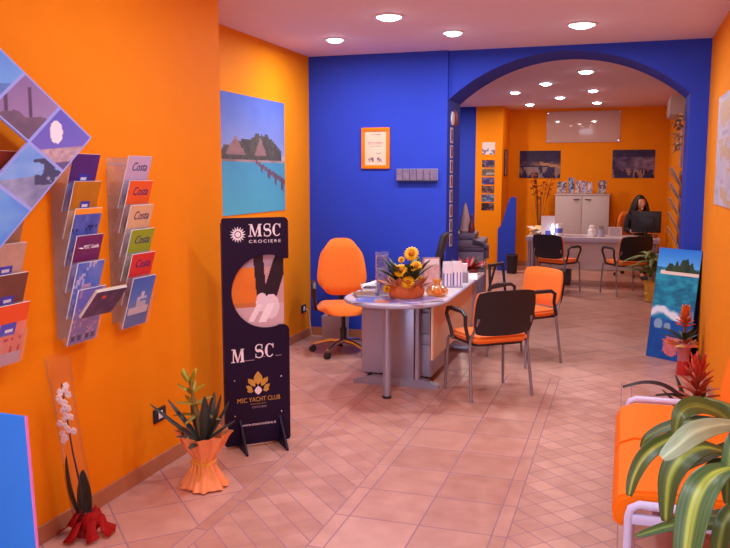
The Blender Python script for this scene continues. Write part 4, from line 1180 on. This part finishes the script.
MB().lathe([(.06, 0), (.075, .02), (.06, .12), (.045, .2), (.03, .27), (.012, .33), (.0005, .345)], n=20).build('robe', mat('cream_ceramic', S(214, 180, 176), .4, var=.1), t)
MB().lathe([(.03, 0), (.04, .02), (.035, .08), (.02, .13), (.012, .2), (.014, .21)], (.085, -.04, 0), n=18).build('side_figure', mat('dark_red_glaze', S(130, 60, 80), .35, var=.2), t)

# ------------------------------------------------------------------ rear room
cp = [(150, 130, 150), (60, 40, 80), (130, 110, 90), (70, 60, 130), (100, 60, 60), (90, 110, 160), (60, 36, 40)]
nm = ['white', 'dark night', 'sandy', 'violet', 'reddish', 'blue sea', 'dark red']
for k in range(7):
    h = .21 if k == 0 else .125
    z = 2.0 if k == 0 else 1.93 - k * .148
    fn = (lambda u, v: (214, 200, 200) if v > .45 or fbm(u * 5, v * 6, 7) > .5 else (120, 110, 160)) if k == 0 else photo_card(cp[k], 130 + k, False)
    o = card('picture_card', .22, h, .004, fn, PRINT, 10, 8, edge=(200, 190, 190)); place(o, (-2.285, 13.899, z), 0)
    tag(o, '%s photo card, %s from the top of the orange column' % (nm[k], ['first', 'second', 'third', 'fourth', 'fifth', 'sixth', 'seventh'][k]), 'photo', 'photo cards on the orange column')
t = empty('framed_picture', (-2.05, 14.28, 1.63), R(90), 'narrow dark framed picture on the side of the orange column', 'picture')
MB().box(-.16, .16, -.02, 0, 0, .46, .004).build('frame', mat('dark_wood', S(80, 44, 40), .5), t)
card('print_sheet', .27, .41, .004, photo_card((170, 110, 90), 150, False), PRINT, 8, 10, t).location = (0, -.0175, .025)

o = card('picture_poster', .72, .485, .012, dark_city(1), MATTEPRINT, 30, 20, edge=(30, 20, 40)); place(o, (-1.497, YE, 1.597)); tag(o, 'dark night-city poster on the rear wall left of the cupboard', 'poster', 'dark posters on the rear wall')
o = card('picture_poster', .70, .485, .012, dark_city(2), MATTEPRINT, 30, 20, edge=(30, 20, 40)); place(o, (.098, YE, 1.599)); tag(o, 'dark poster with pale shapes on the rear wall above the seated woman', 'poster', 'dark posters on the rear wall')
t = empty('glossy_panel', (-.767, YE, 2.22), 0, 'glossy pinkish white panel high on the rear wall', 'wall panel')
GP = mat('glossy_panel_surface', S(206, 170, 164), .09, var=.03, scale=2.2, bump=.35)
MB().box(-.63, .63, -.02, 0, 0, .545, .004).build('panel_sheet', GP, t)
for x in (-.6, .6):
    for z in (.03, .515): MB().tube([(x, -.02, z), (x, -.026, z)], .012, 10).build('mounting_stud', CHROME, t)

# cupboard
t = empty('cupboard', (-.72, 14.5, 0), 0, 'pale two-door cupboard against the rear wall', 'cupboard')
MB().box(-.455, .455, -.18, .235, 0, 1.30, .003).build('carcass', TAUPE, t)
MB().box(-.465, .465, -.20, .235, 1.30, 1.322, .003).build('top_board', TAUPE, t)
for s in (-1, 1):
    d = MB().box(min(.004 * s, .45 * s), max(.004 * s, .45 * s), -.20, -.182, .06, 1.29, .003).build('door', TAUPE, t)
    MB().tube([(.05 * s, -.20, 1.235), (.06 * s, -.225, 1.235), (.13 * s, -.225, 1.225), (.14 * s, -.2, 1.235)], .008, 6).build('handle', BLACK_PL, d)
zc = 1.3235
items = [(-1.08, .15, .20, (150, 130, 140), 'pale brochure stand at the left end of the cupboard top'), (-.92, .10, .27, (70, 100, 160), 'tall blue brochure stand on the cupboard top'),
         (-.80, .09, .22, (200, 170, 160), 'cream brochure stand in the middle of the cupboard top'), (-.70, .09, .21, (130, 120, 170), 'lilac brochure stand right of the middle of the cupboard top'), (-.60, .08, .19, (200, 170, 190), 'small pink brochure stand on the cupboard top'), (-.40, .14, .22, (120, 90, 90), 'brown and blue brochure stand at the right end of the cupboard top')]
for k, (x, w, h, c, lb) in enumerate(items):
    t = empty('brochure_stand', (x, 14.42, zc), R(random.uniform(-12, 12)), lb, 'brochure stand', 'brochure stands on the cupboard')
    q = card('brochure', w, h, .012, lambda u, v, c=c, k=k: mixc(c, (224, 206, 210) if fbm(u * 4, v * 6, 170 + k) > .5 else (44, 40, 90), fbm(u * 5, v * 7, 180 + k)), PRINT, 8, 12, t, edge=(190, 170, 170)); place(q, (0, 0, .012), 0, -.12)
    MB().box(-w / 2 - .004, w / 2 + .004, -.03, .05, 0, .012).build('stand_base', CLEAR, t, False)
    MB().box(-w / 2, w / 2, -.032, -.028, .012, .08).build('front_lip', CLEAR, t, False)
# dried orange branch beside the cupboard
t = empty('dried_branch_vase', (-1.44, 14.35, 0), 0, 'tall vase of dried orange branches left of the cupboard', 'vase')
MB().lathe([(.07, 0), (.09, .1), (.08, .4), (.05, .6), (.065, .66)], n=20).build('vase_body', BROWNPOT, t)
rnd = random.Random(21); lv = Leaves(); mb = MB()
for k in range(12):
    a = rnd.uniform(0, 2 * PI); l = rnd.uniform(.08, .26); tp = Vector((l * math.cos(a), l * math.sin(a) * .5, rnd.uniform(1.3, 1.72))); mb.tube([(0, 0, .6), tp * .6 + Vector((0, 0, .3)), tp], .004, 5)
    for q in range(3): lv.arc(tuple(tp - Vector((0, 0, .1 * q))), a + q, .09, .7, .05, (190, 84, 30), (150, 66, 30), .2, q, .3)
mb.build('branches', mat('branch', S(110, 60, 30), .8), t); lv.build('dried_leaves', t)

# rear desk
t = empty('rear_desk', (-.46, 12.48, 0), 0, 'grey desk with a pale front panel in the rear room', 'desk')
MB().box(-.95, .95, -.34, .36, .70, .735, .008).build('desk_top', DESKTOP, t)
MB().box(-.945, .945, -.348, -.338, .665, .735, .004).build('front_edge', GREYLAM, t)
MB().box(-.72, .93, -.28, -.26, .26, .665, .003).build('front_panel', TAUPE, t, False)
for x in (-.90, .90):
    for y in (-.29, .31): MB().tube([(x, y, 0), (x, y, .70)], .028, 12).build('leg', GREYMETAL, t)
MB().box(-.60, -.30, -.22, .2, .02, .6, .004).build('cable_cabinet', DARKGREY, t)
zd = .736
t = empty('clutter_tray', (-1.26, 12.45, zd), R(8), 'tray of crumpled yellow and white papers at the left end of the rear desk', 'tray')
MB().box(-.13, .13, -.1, .1, 0, .02, .004).build('tray', LIGHTWOOD, t)
rnd = random.Random(31)
for k in range(5):
    q = card('sheet', .14, .12, .003, lambda u, v, k=k: ((226, 180, 110), (226, 210, 200), (210, 150, 70))[k % 3], PRINT, 3, 3, t); place(q, (rnd.uniform(-.06, .06), rnd.uniform(-.08, .0), .022 + .018 * k), rnd.uniform(-1, 1), -1.2 + rnd.uniform(-.2, .2))
t = empty('table_sign', (-1.11, 12.36, zd), R(6), 'upright white notice in a clear stand on the rear desk', 'sign holder')
q = card('notice_sheet', .20, .29, .006, lambda u, v: (84, 90, 190) if v < .22 and u > .3 else ((150, 130, 160) if (.45 < v < .85 and int(v * 30) % 4 == 0 and .15 < u < .8) else (232, 216, 222)), PRINT, 16, 22, t); place(q, (0, 0, .01), 0, -.08)
MB().box(-.105, .105, -.03, .06, 0, .01).build('stand_base', CLEAR, t, False)
t = empty('glint_glass', (-1.03, 12.26, zd), 0, 'small glowing white and blue glass standing in for a reflection in front of the upright notice', 'reflection')
MB().lathe([(.025, 0), (.03, .02), (.02, .03)], n=16).build('base', NAVYINK, t)
MB().lathe([(.012, .03), (.024, .06), (.022, .14), (.012, .18), (.0005, .185)], n=16).build('glint_body', emit_mat('glint_glow', (.75, .82, 1, 1), 4), t)  # glows by itself to stand in for a bright reflection
t = empty('printed_cup', (-.94, 12.33, zd), 0, 'white and blue printed cup right of the upright notice on the rear desk', 'cup')
MB().lathe([(.045, 0), (.05, .01), (.055, .19), (.05, .19), (.046, .02)], n=22, cap=False).build('cup_body', PAPER, t)
MB().lathe([(.0525, .05), (.0555, .12)], n=22, cap=False).build('blue_band', mat('cup_blue', S(90, 100, 190), .5), t)
leaflets((-.72, 12.36, zd), R(10), .3, .2, 4, [(220, 206, 214), (190, 170, 200)], 'loose white papers spread in the middle of the rear desk', th=.004)
t = empty('tissue_roll', (-.47, 12.45, zd), 0, 'crumpled white paper napkin standing on the rear desk', 'napkin')
MB().lathe([(.06, 0), (.065, .02), (.05, .06), (.055, .09), (.03, .12), (.035, .15), (.015, .17)], n=24, wave=lambda a, i, z: .2 * math.sin(a * 5 + i), cap=True).build('napkin', PAPER, t)
t = empty('pencil_cup', (-.33, 12.40, zd), 0, 'grey pencil cup on the rear desk left of the white frame', 'pencil cup')
MB().lathe([(.045, 0), (.048, .11), (.043, .11), (.04, .01)], n=20, cap=False).build('cup_body', GREYLAM, t)
for k in range(4): MB().tube([(.01 * (k - 1.5), .006 * (k % 2), .01), (.018 * (k - 1.5), .015 * (k % 2), .16)], .004, 6).build('pencil', DARKGREY, t)
t = empty('desk_picture', (-.135, 12.36, zd), R(4), 'white desk photo frame standing left of the rear monitor', 'photo frame')
q = card('frame_face', .19, .15, .012, lambda u, v: (190, 170, 180) if .1 < u < .9 and .12 < v < .88 else (226, 210, 216), PRINT, 12, 10, t); place(q, (0, 0, 0), 0, -.15)
MB().box(-.02, .02, .0, .07, 0, .006).build('strut', WHITE, t, False)
t = empty('monitor', (.30, 12.62, zd), R(-6), 'black monitor with its back to us in front of the woman', 'monitor')
MB().box(-.21, .21, -.02, .025, .06, .38, .008).build('screen_housing', BLACK_PL, t)
MB().box(-.12, .12, -.05, -.02, .12, .30, .012).build('rear_cover', BLACK_PL, t)
MB().tube([(0, -.02, .01), (0, -.02, .15)], .025, 10).build('stand_neck', BLACK_PL, t)
MB().lathe([(.0001, .018), (.09, .012), (.12, 0)], n=24).build('stand_base', BLACK_PL, t)
MB().box(-.195, .195, .0255, .0265, .075, .365).build('screen', SCREEN, t, False)
t = empty('terracotta_cup', (.42, 12.40, zd), 0, 'small orange-brown cup at the right end of the rear desk', 'cup')
MB().lathe([(.03, 0), (.04, .05), (.036, .05), (.028, .01)], n=18, cap=False).build('cup_body', BROWNPOT, t)
MB().tube([(.038, 0, .04), (.06, 0, .03), (.034, 0, .012)], .005, 6).build('handle', BROWNPOT, t)
# bin
t = empty('waste_bin', (-1.79, 13.5, 0), 0, 'black waste bin by the low blue screen', 'bin')
MB().lathe([(.075, 0), (.085, .02), (.1, .30), (.095, .305), (.09, .29), (.078, .02)], n=24, cap=False).build('bin_body', BLACK_PL, t)
MB().lathe([(.095, .30), (.106, .305), (.104, .32), (.094, .318)], n=24, cap=False).build('rim', DARKGREY, t)

# right wall of the rear room: rack, pipe casing, air conditioner
t = empty('air_conditioner', (XR, 10.7, 2.33), R(-90), 'white air conditioner high on the right wall beyond the arch', 'air conditioner')
MB().prism([(0, 0), (-.17, .03), (-.20, .09), (-.19, .26), (0, .27)], -.42, .42, 'x').build('housing', mat('ac_white', S(190, 168, 158), .45, var=.03), t)
MB().box(-.38, .38, -.195, -.17, .035, .055).build('vent_flap', GREYLAM, t, False)
t = empty('leaflet_rail', (XR, 11.0, 1.75), R(-90), 'narrow grey vertical strip on the right wall under the air conditioner', 'rail')
MB().box(-.07, .07, -.02, 0, 0, .5, .004).build('rail_body', GREYLAM, t)
t = empty('brochure_rack', (XR, 10.9, .75), R(-90), 'slanted brochure rack on the right wall of the rear room', 'brochure rack', 'brochure rack of the rear room')
MB().box(-.36, .36, -.006, 0, 0, .95).build('back_plate', CLEAR, t, False)
for k in range(5):
    z = .02 + k * .19
    MB().prism([(-.02, z), (-.028, z), (-.15, z + .16), (-.145, z + .165)], -.36, .36, 'x').build('pocket', CLEAR, t, False)
    MB().box(-.36, .36, -.03, -.0, z - .006, z).build('pocket_floor', CLEAR, t, False)
MB().box(-.30, .30, -.012, -.0065, .9, .93).build('mounting_rail', GREYLAM, t, False)
for k in range(5):
    for q in range(3):
        c = [(150, 120, 130), (110, 100, 150), (170, 120, 90), (130, 130, 170), (96, 84, 110)][(k + q) % 5]
        o = card('rack_brochure', .19, .24, .008, lambda u, v, c=c, k=k, q=q: mixc(c, (210, 190, 190), fbm(u * 4, v * 5, 200 + k * 3 + q)), PRINT, 5, 6, edge=(200, 180, 180))
        place(o, (XR - .010, 10.9 - .235 + q * .235, .75 + .024 + k * .19), R(-90), .50)
        tag(o, '%s of three brochures in the %s tier of the rear right-wall rack' % (['nearest', 'middle', 'farthest'][q], ['lowest', 'second', 'third', 'fourth', 'top'][k]), 'brochure', 'brochures in the rear right-wall rack')
# dried flower swag on the arch jamb
t = empty('dried_flower_swag', (JR, 8.12, 1.86), 0, 'tan dried flower swag hanging on the right jamb of the arch', 'wall decoration')
rnd = random.Random(41); mb = MB(); lv = Leaves()
for k in range(26):
    z = .02 + .34 * rnd.random(); r = .035 + .03 * math.sin(PI * z / .36)
    p = (-.02 - rnd.random() * r, rnd.uniform(-r, r), z)
    mb.ball(p, .02, .02, .016, 8, 6)
    lv.arc(p, rnd.uniform(PI * .6, PI * 1.4), .07, rnd.uniform(-.5, .8), .03, (190, 130, 76), (150, 90, 56), .2, k * .1, .3)
o = mb.build('dried_blooms', mat('dried_bloom', S(196, 138, 90), .8, var=.25, scale=40), t); tag(o, kind='stuff'); lv.build('dried_leaves', t)
MB().tube([(-.01, 0, .36), (-.006, 0, .44)], .004, 6).build('hanging_cord', BROWNPOT, t)

# big plant in the rear room
t = empty('potted_dracaena', (.37, 11.02, 0), 0, 'pale green drooping plant in a yellow wrap in front of the rear desk', 'potted plant')
wrapped_pot(t, .27, .11, .085, .085, YELLOWRAP, False)
MB().tube([(0, 0, .2), (.01, 0, .45), (0, 0, .62)], .014, 8).build('stem', mat('pale_stem', S(120, 120, 60), .7), t)
rnd = random.Random(51); lv = Leaves()
for k in range(18):
    a = 2 * PI * k / 18 + rnd.uniform(-.2, .2); z = .34 + .28 * rnd.random()
    lv.arc((0, 0, z), a, rnd.uniform(.34, .50) if math.cos(a) < .3 else .24, rnd.uniform(.5, 1.15), .085, (150, 156, 70), (84, 104, 56), .25, k * .13, rnd.uniform(.5, .9))
lv.build('foliage', t)

# ------------------------------------------------------------------ leaning reef poster and vase
bl = Vector((.235, 7.66, 0)); br = Vector((.575, 7.40, 0)); dv = br - bl; ang = math.atan2(dv.y, dv.x)
o = card('reef_poster', dv.length, 1.0, .012, reef, MATTEPRINT, 70, 140, edge=(30, 30, 60))
mid = (bl + br) / 2
place(o, (mid.x, mid.y, .0), ang, -.135); tag(o, 'tall sea and coral poster leaning against the blue arch pier', 'poster')
t = empty('bromeliad_vase', (.505, 7.0, 0), 0, 'red and white glass vase with an orange bromeliad in front of the sea poster', 'vase')
MB().lathe([(.052, 0), (.055, .01), (.05, .1), (.048, .12)], n=24).build('red_base', RED, t)
MB().lathe([(.048, .12), (.05, .2), (.06, .27), (.055, .27)], n=24, cap=False).build('frosted_upper', mat('pink_glass', S(200, 120, 130), .2, var=.1), t)
lv = Leaves(); rnd = random.Random(61)
for k in range(10):
    a = 2 * PI * k / 10
    lv.arc((.03 * math.cos(a), .03 * math.sin(a), .25), a, .16, rnd.uniform(.3, .8), .1, ((226, 110, 40), (226, 180, 110), (206, 80, 50))[k % 3], ((206, 90, 30), (214, 160, 100), (190, 60, 40))[k % 3], .2, k * .1, .35)
lv.build('wrap_petals', t)
bromeliad(t, .30, .30, (60, 76, 50), (44, 58, 40), (200, 80, 30), (226, 110, 40), .24, 10, 62, .035, .5)

# right wall picture
o = card('map_picture', 1.55, .80, .01, wallmap, PRINT, 50, 30, edge=(200, 190, 200)); place(o, (XR, 5.95, 1.43), R(-90)); tag(o, 'greyish map print on the right orange wall', 'map')

# ------------------------------------------------------------------ waiting bench
t = empty('waiting_bench', (XR, 3.745, 0), R(-90), 'two-seat orange waiting bench on white tube legs along the right wall', 'bench')
# local: x -> -Y world, front is -y -> world -X ; wall at y=0
Lx, fr = .70, -.625
for k, (x0, x1) in enumerate(((-.57, .03), (.038, .68))):
    mb = MB(); n = 14; prof = []
    # side profile of a waterfall cushion (y,z): rear, top, rolled front, underside
    prof = [(-.10, .40), (-.10, .452), (-.2, .462), (-.45, .468), (-.58, .462), (-.64, .435), (-.662, .385), (-.655, .335), (-.625, .315), (-.60, .34), (-.59, .385), (-.4, .40)]
    mb.prism(prof, x0, x1, 'x'); 
    bmesh.ops.bevel(mb.bm, geom=[e for e in mb.bm.edges if len(e.link_faces) == 2 and e.calc_face_angle(0) > 1.2 and abs(e.verts[0].co.x - e.verts[1].co.x) < 1e-4], offset=.014, segments=3, affect='EDGES')
    mb.build('seat', ORANGE_VINYL, t)
    mb = MB(); prof = [(-.12, .47), (-.165, .50), (-.16, .60), (-.13, .75), (-.085, .86), (-.05, .875), (-.035, .86), (-.06, .75), (-.085, .6), (-.09, .48)]
    mb.prism(prof, x0, x1, 'x')
    bmesh.ops.bevel(mb.bm, geom=[e for e in mb.bm.edges if len(e.link_faces) == 2 and e.calc_face_angle(0) > 1.2 and abs(e.verts[0].co.x - e.verts[1].co.x) < 1e-4], offset=.014, segments=3, affect='EDGES')
    mb.build('backrest', ORANGE_VINYL, t)
for x in (-.60, Lx):
    MB().tube([(x, -.60, 0), (x, -.60, .37), (x, -.592, .402), (x, -.565, .42), (x, -.08, .42)] if x > 0 else [(x, -.60, 0), (x, -.60, .435), (x, -.592, .462), (x, -.565, .476), (x, -.08, .476)], .017, 12).build('leg', LAVTUBE, t)
    MB().tube([(x, -.06, 0), (x, -.06, .42), (x, -.03, .86)], .017, 12).build('leg', LAVTUBE, t)
for y in (-.50, -.15): MB().tube([(-.60, y, .37), (Lx, y, .37)], .014, 10).build('cross_rail', LAVTUBE, t)
MB().box(Lx - .012, Lx + .012, -.60, -.06, .345, .385, .006).build('side_rail', LAVTUBE, t)

# red bromeliad past the bench
t = empty('red_bromeliad', (.43, 4.83, 0), R(10), 'red bromeliad with long dark leaves standing just past the orange bench', 'potted plant')
MB().lathe([(.08, 0), (.085, .02), (.1, .2), (.105, .205), (.095, .2), (.09, .17)], n=26).build('pot', BROWNPOT, t)
bromeliad(t, .2, .46, (66, 66, 52), (44, 44, 44), (160, 62, 30), (206, 66, 50), .36, 12, 71, .05, .95)
lv = Leaves()
b_ = Vector((0, 0, .22))
lv.add([b_, (-.09, -.05, .38), (-.19, -.06, .46), (-.30, -.05, .475), (-.42, -.04, .44)], lambda q: .034 * (1 - .6 * q), (0, .5, 1), (56, 50, 56), (44, 40, 46), .1)
lv.add([b_, (-.07, -.05, .36), (-.14, -.06, .41), (-.24, -.05, .40)], lambda q: .028 * (1 - .6 * q), (0, .5, 1), (56, 50, 56), (44, 40, 46), .1)
lv.build('long_leaves', t)

# ------------------------------------------------------------------ foreground corn plant
t = empty('corn_plant', (.44, 2.62, 0), 0, 'large green corn plant with broad striped leaves in the lower right foreground', 'potted plant')
MB().lathe([(.11, 0), (.12, .02), (.145, .26), (.15, .27), (.135, .265), (.13, .2)], n=30).build('pot', BROWNPOT, t)
MB().lathe([(.0001, .22), (.13, .22)], n=24, cap=False).build('soil', SOIL, t)
MB().tube([(0, 0, .2), (.01, .01, .5), (0, 0, .80)], [.022, .02, .014], 10).build('trunk', mat('corn_trunk', S(104, 92, 60), .8, var=.2), t)
org = Vector((.44, 2.62, 0)); lv = Leaves()
def L(pts, w, tilt, cm, ce, fold=.12, jit=0):
    """an arching leaf blade through measured points, its face turned up and outwards by tilt"""
    P3 = [at(*p) - org for p in pts]
    d = (P3[-1] - P3[0]).normalized(); look = Vector((-.2, -.86, .46)).normalized()
    look = (look - d * look.dot(d)).normalized(); sd = d.cross(look)
    sd = Matrix.Rotation(R(tilt), 3, d) @ sd
    lv.add(P3, lambda q: w * (math.sin(PI * (.09 + .86 * q)) ** .62), sd, cm, ce, fold, 18, jit)
GM, GX = (128, 148, 62), (50, 78, 44)
base = (742, 422, 2.62)
L([(742, 432, 2.62), (718, 413, 2.62), (696, 406, 2.59), (681, 413, 2.55), (675, 438, 2.53)], .060, 10, (104, 122, 58), (66, 92, 50), .15, .1)
L([(736, 424, 2.6), (712, 426, 2.5), (692, 434, 2.42), (676, 447, 2.38), (662, 458, 2.36)], .066, -8, (160, 196, 168), (146, 184, 154), -.06, .3)  # paler blade: the sheen of window light is put into its colour
L([(736, 456, 2.62), (706, 448, 2.56), (684, 457, 2.5), (670, 480, 2.47), (666, 522, 2.45)], .086, 15, GM, GX, .10, .7)
L([(700, 424, 2.68), (672, 438, 2.64), (648, 453, 2.60), (635, 474, 2.58), (629, 496, 2.57)], .050, -10, (138, 152, 60), (52, 78, 40), .14, .5)
L([(742, 426, 2.72), (700, 420, 2.74), (668, 426, 2.74), (648, 437, 2.73), (641, 448, 2.73)], .034, 0, (96, 116, 56), (60, 86, 44), .1, .2)
L([(745, 466, 2.5), (716, 474, 2.4), (698, 498, 2.33), (688, 545, 2.28), (683, 610, 2.26)], .098, 12, (140, 166, 70), (54, 96, 62), .08, .9)
L([(742, 440, 2.7), (716, 452, 2.74), (694, 462, 2.76), (676, 474, 2.77)], .045, 20, (78, 96, 52), (48, 70, 40), .1, .4)
L([(738, 428, 2.58), (733, 444, 2.5), (729, 470, 2.46), (727, 504, 2.44)], .055, 30, (100, 128, 66), (58, 92, 50), .1, .6)
L([(742, 430, 2.66), (724, 412, 2.68), (706, 408, 2.72), (690, 416, 2.75)], .045, 5, (88, 112, 56), (58, 84, 44), .12, .8)
L([(742, 462, 2.72), (716, 466, 2.74), (700, 484, 2.76), (692, 510, 2.77)], .05, 25, (80, 104, 56), (50, 74, 42), .12, .25)
L([(742, 520, 2.64), (712, 524, 2.66), (678, 524, 2.66), (636, 536, 2.62)], .040, 0, (104, 140, 70), (60, 98, 52), .1, .35)
L([(742, 506, 2.66), (716, 516, 2.68), (690, 512, 2.7), (668, 526, 2.72)], .040, 10, (104, 126, 66), (64, 96, 52), .1, .45)
L([(742, 500, 2.6), (728, 516, 2.5), (720, 545, 2.46), (716, 590, 2.44)], .06, 20, (104, 130, 62), (56, 88, 46), .1, .55)
for az, ln in ((40, .4), (350, .16), (80, .4), (120, .4)):
    lv.arc((0, 0, .78), R(az), ln * .4 if az in (40, 350) else ln, .9, .08, GM, GX, .12, az * .01, .5)
lv.build('foliage', t)

# ------------------------------------------------------------------ the woman
def skin_mesh(name, verts, edges, radii, sub=1):
    me = bpy.data.meshes.new(name); me.from_pydata(verts, edges, []); o = bpy.data.objects.new(name, me); C.objects.link(o)
    md = o.modifiers.new('skin', 'SKIN'); md.use_smooth_shade = True
    for i, r in enumerate(radii):
        v = me.skin_vertices[0].data[i]; v.radius = (r, r) if isinstance(r, (int, float)) else r; v.use_root = i == 0
    ms = o.modifiers.new('sub', 'SUBSURF'); ms.levels = sub; ms.render_levels = sub
    bpy.context.view_layer.update()
    dg = bpy.context.evaluated_depsgraph_get(); out = bpy.data.meshes.new_from_object(o.evaluated_get(dg))
    bpy.data.objects.remove(o); return out
P = Vector((.19, 13.70, 0))
w = empty('person', P, R(24), 'seated woman with long dark hair in a dark top behind the rear desk', 'person')
V = [(0, 0, .54), (0, -.01, .70), (0, -.02, .86), (0, -.03, .98), (0, -.045, 1.06), (0, -.06, 1.11)]
Rr = [(.145, .11), (.12, .09), (.135, .10), (.10, .08), (.047, .047), (.05, .05)]
Ed = [(i, i + 1) for i in range(5)]
def chain(start, pts, rs):
    prev = start
    for p, r in zip(pts, rs):
        V.append(p); Rr.append(r); Ed.append((prev, len(V) - 1)); prev = len(V) - 1
    return prev
for s in (-1, 1):
    chain(3, [(.155 * s, -.02, .985), (.19 * s, -.03, .88), (.205 * s, -.06, .76), (.17 * s, -.22, .755), (.12 * s, -.36, .765), (.11 * s, -.42, .765)], [.055, .047, .04, .035, .027, .026])
    h = len(V) - 1
    for f, (dx, ln) in enumerate(((-.028, .05), (-.010, .068), (.008, .072), (.026, .062))):
        chain(h, [(.11 * s + dx * s, -.445, .766), (.11 * s + dx * 1.15 * s, -.445 - ln * .6, .768), (.11 * s + dx * 1.15 * s, -.445 - ln, .757)], [.010, .0085, .0075])
    chain(h, [(.085 * s, -.415, .762), (.065 * s, -.44, .758)], [.011, .008])
    chain(0, [(.09 * s, -.08, .52), (.10 * s, -.44, .50), (.10 * s, -.46, .28), (.10 * s, -.45, .09), (.10 * s, -.53, .045), (.10 * s, -.60, .035)], [.085, .06, .05, .036, .035, .028])
body = skin_mesh('body', V, Ed, Rr)
bm = bmesh.new(); bm.from_mesh(body)
hb = bmesh.ops.create_uvsphere(bm, u_segments=24, v_segments=18, radius=1)['verts']
for v in hb:
    x, y, z = v.co
    jaw = 1 - .30 * max(0, -z) ** 1.3
    v.co = Vector((x * .074 * jaw, y * .092 * (jaw * .5 + .5), z * .112)) + Vector((0, -.08, 1.195))
def blob(c, r):
    q = bmesh.ops.create_uvsphere(bm, u_segments=10, v_segments=8, radius=1)['verts']
    for v in q: v.co = Vector((v.co.x * r[0], v.co.y * r[1], v.co.z * r[2])) + Vector(c)
blob((0, -.175, 1.178), (.013, .02, .02)); blob((0, -.163, 1.20), (.009, .014, .026)); blob((0, -.165, 1.142), (.024, .012, .009)); blob((0, -.16, 1.108), (.022, .018, .016))
for s in (-1, 1): blob((.074 * s, -.075, 1.185), (.010, .02, .03)); blob((.03 * s, -.155, 1.225), (.022, .014, .007))
me = bpy.data.meshes.new('body'); bm.to_mesh(me); bm.free()
tmp = bpy.data.objects.new('tmp', me); C.objects.link(tmp); rm = tmp.modifiers.new('r', 'REMESH'); rm.mode = 'VOXEL'; rm.voxel_size = .0065; rm.use_smooth_shade = True
bpy.context.view_layer.update()
out = bpy.data.meshes.new_from_object(tmp.evaluated_get(bpy.context.evaluated_depsgraph_get())); bpy.data.objects.remove(tmp)
out.materials.clear(); out.materials.append(SKIN); link('body', out, w, True, 180)
for s in (-1, 1):
    MB().ball((.031 * s, -.158, 1.205), .011, .008, .007, 10, 8).build('eye', WHITE, w)
    MB().ball((.031 * s, -.165, 1.204), .005, .003, .006, 8, 6).build('iris', HAIR, w)
MB().ball((0, -.174, 1.143), .022, .006, .005, 10, 6).build('lips', mat('lip', S(176, 84, 84), .5), w)
# top and trousers over the body
V2 = [(0, 0, .53), (0, -.01, .70), (0, -.02, .86), (0, -.03, .97), (0, -.04, 1.03)]; R2 = [(.16, .125), (.135, .105), (.15, .115), (.115, .092), (.06, .06)]
V, Rr, Ed = list(V2), list(R2), [(i, i + 1) for i in range(4)]
for s in (-1, 1): chain(3, [(.155 * s, -.02, .985), (.19 * s, -.03, .88), (.205 * s, -.06, .762), (.175 * s, -.20, .76)], [.068, .06, .054, .046])
me = skin_mesh('knit_top', V, Ed, Rr); me.materials.append(DARKTOP); link('knit_top', me, w, True, 180)
V, Rr, Ed = [(0, 0, .55), (0, 0, .50)], [(.15, .125), (.13, .11)], [(0, 1)]
for s in (-1, 1): chain(1, [(.09 * s, -.08, .52), (.10 * s, -.44, .50), (.10 * s, -.46, .28), (.10 * s, -.45, .10)], [.097, .074, .064, .055])
me = skin_mesh('trousers', V, Ed, Rr); me.materials.append(DENIM); link('trousers', me, w, True, 180)
for s in (-1, 1): MB().ball((.10 * s, -.53, .04), .045, .11, .04, 14, 9).build('shoe', BLACK_PL, w)
# hair: cap and long locks
mb = MB()
hb = bmesh.ops.create_uvsphere(mb.bm, u_segments=28, v_segments=20, radius=1)['verts']
for v in hb:
    x, y, z = v.co; v.co = Vector((x * .096, y * .108 + .006, z * .122)) + Vector((0, -.062, 1.215))
    if y < -.45 and z < .34:   # open the face
        v.co.y = max(v.co.y, -.105)
rnd = random.Random(77)
for k in range(46):
    a = R(-32 + 244 * k / 45); d = Vector((math.cos(a), math.sin(a), 0)); l = rnd.uniform(.22, .32)
    p0 = Vector((d.x * .075, -.06 + d.y * .085, 1.265))
    mb.tube([p0, Vector((d.x * .105, -.06 + d.y * .105, 1.19)), Vector((d.x * .125 + rnd.uniform(-.01, .01), -.055 + d.y * .12, 1.08)), Vector((d.x * .16 + rnd.uniform(-.02, .02), -.045 + d.y * .135, 1.265 - l))], [.018, .028, .03, .008], 7)
mb.build('hair', HAIR, w)

# ------------------------------------------------------------------ light from the street, render settings
wd = bpy.data.worlds.new('sky'); bpy.context.scene.world = wd; wd.use_nodes = True
bg = wd.node_tree.nodes['Background']; bg.inputs[0].default_value = (.72, .80, 1.0, 1); bg.inputs[1].default_value = 4.2
sc = bpy.context.scene
sc.view_settings.view_transform = 'Standard'; sc.view_settings.look = 'None'; sc.view_settings.gamma = 1; sc.view_settings.use_curve_mapping = False
sc.view_settings.exposure = 0.28
sc.cycles.max_bounces = 8; sc.cycles.diffuse_bounces = 5; sc.cycles.glossy_bounces = 3; sc.cycles.transparent_max_bounces = 24
sc.cycles.sample_clamp_indirect = 6; sc.cycles.use_denoising = True; sc.cycles.caustics_reflective = False; sc.cycles.caustics_refractive = False
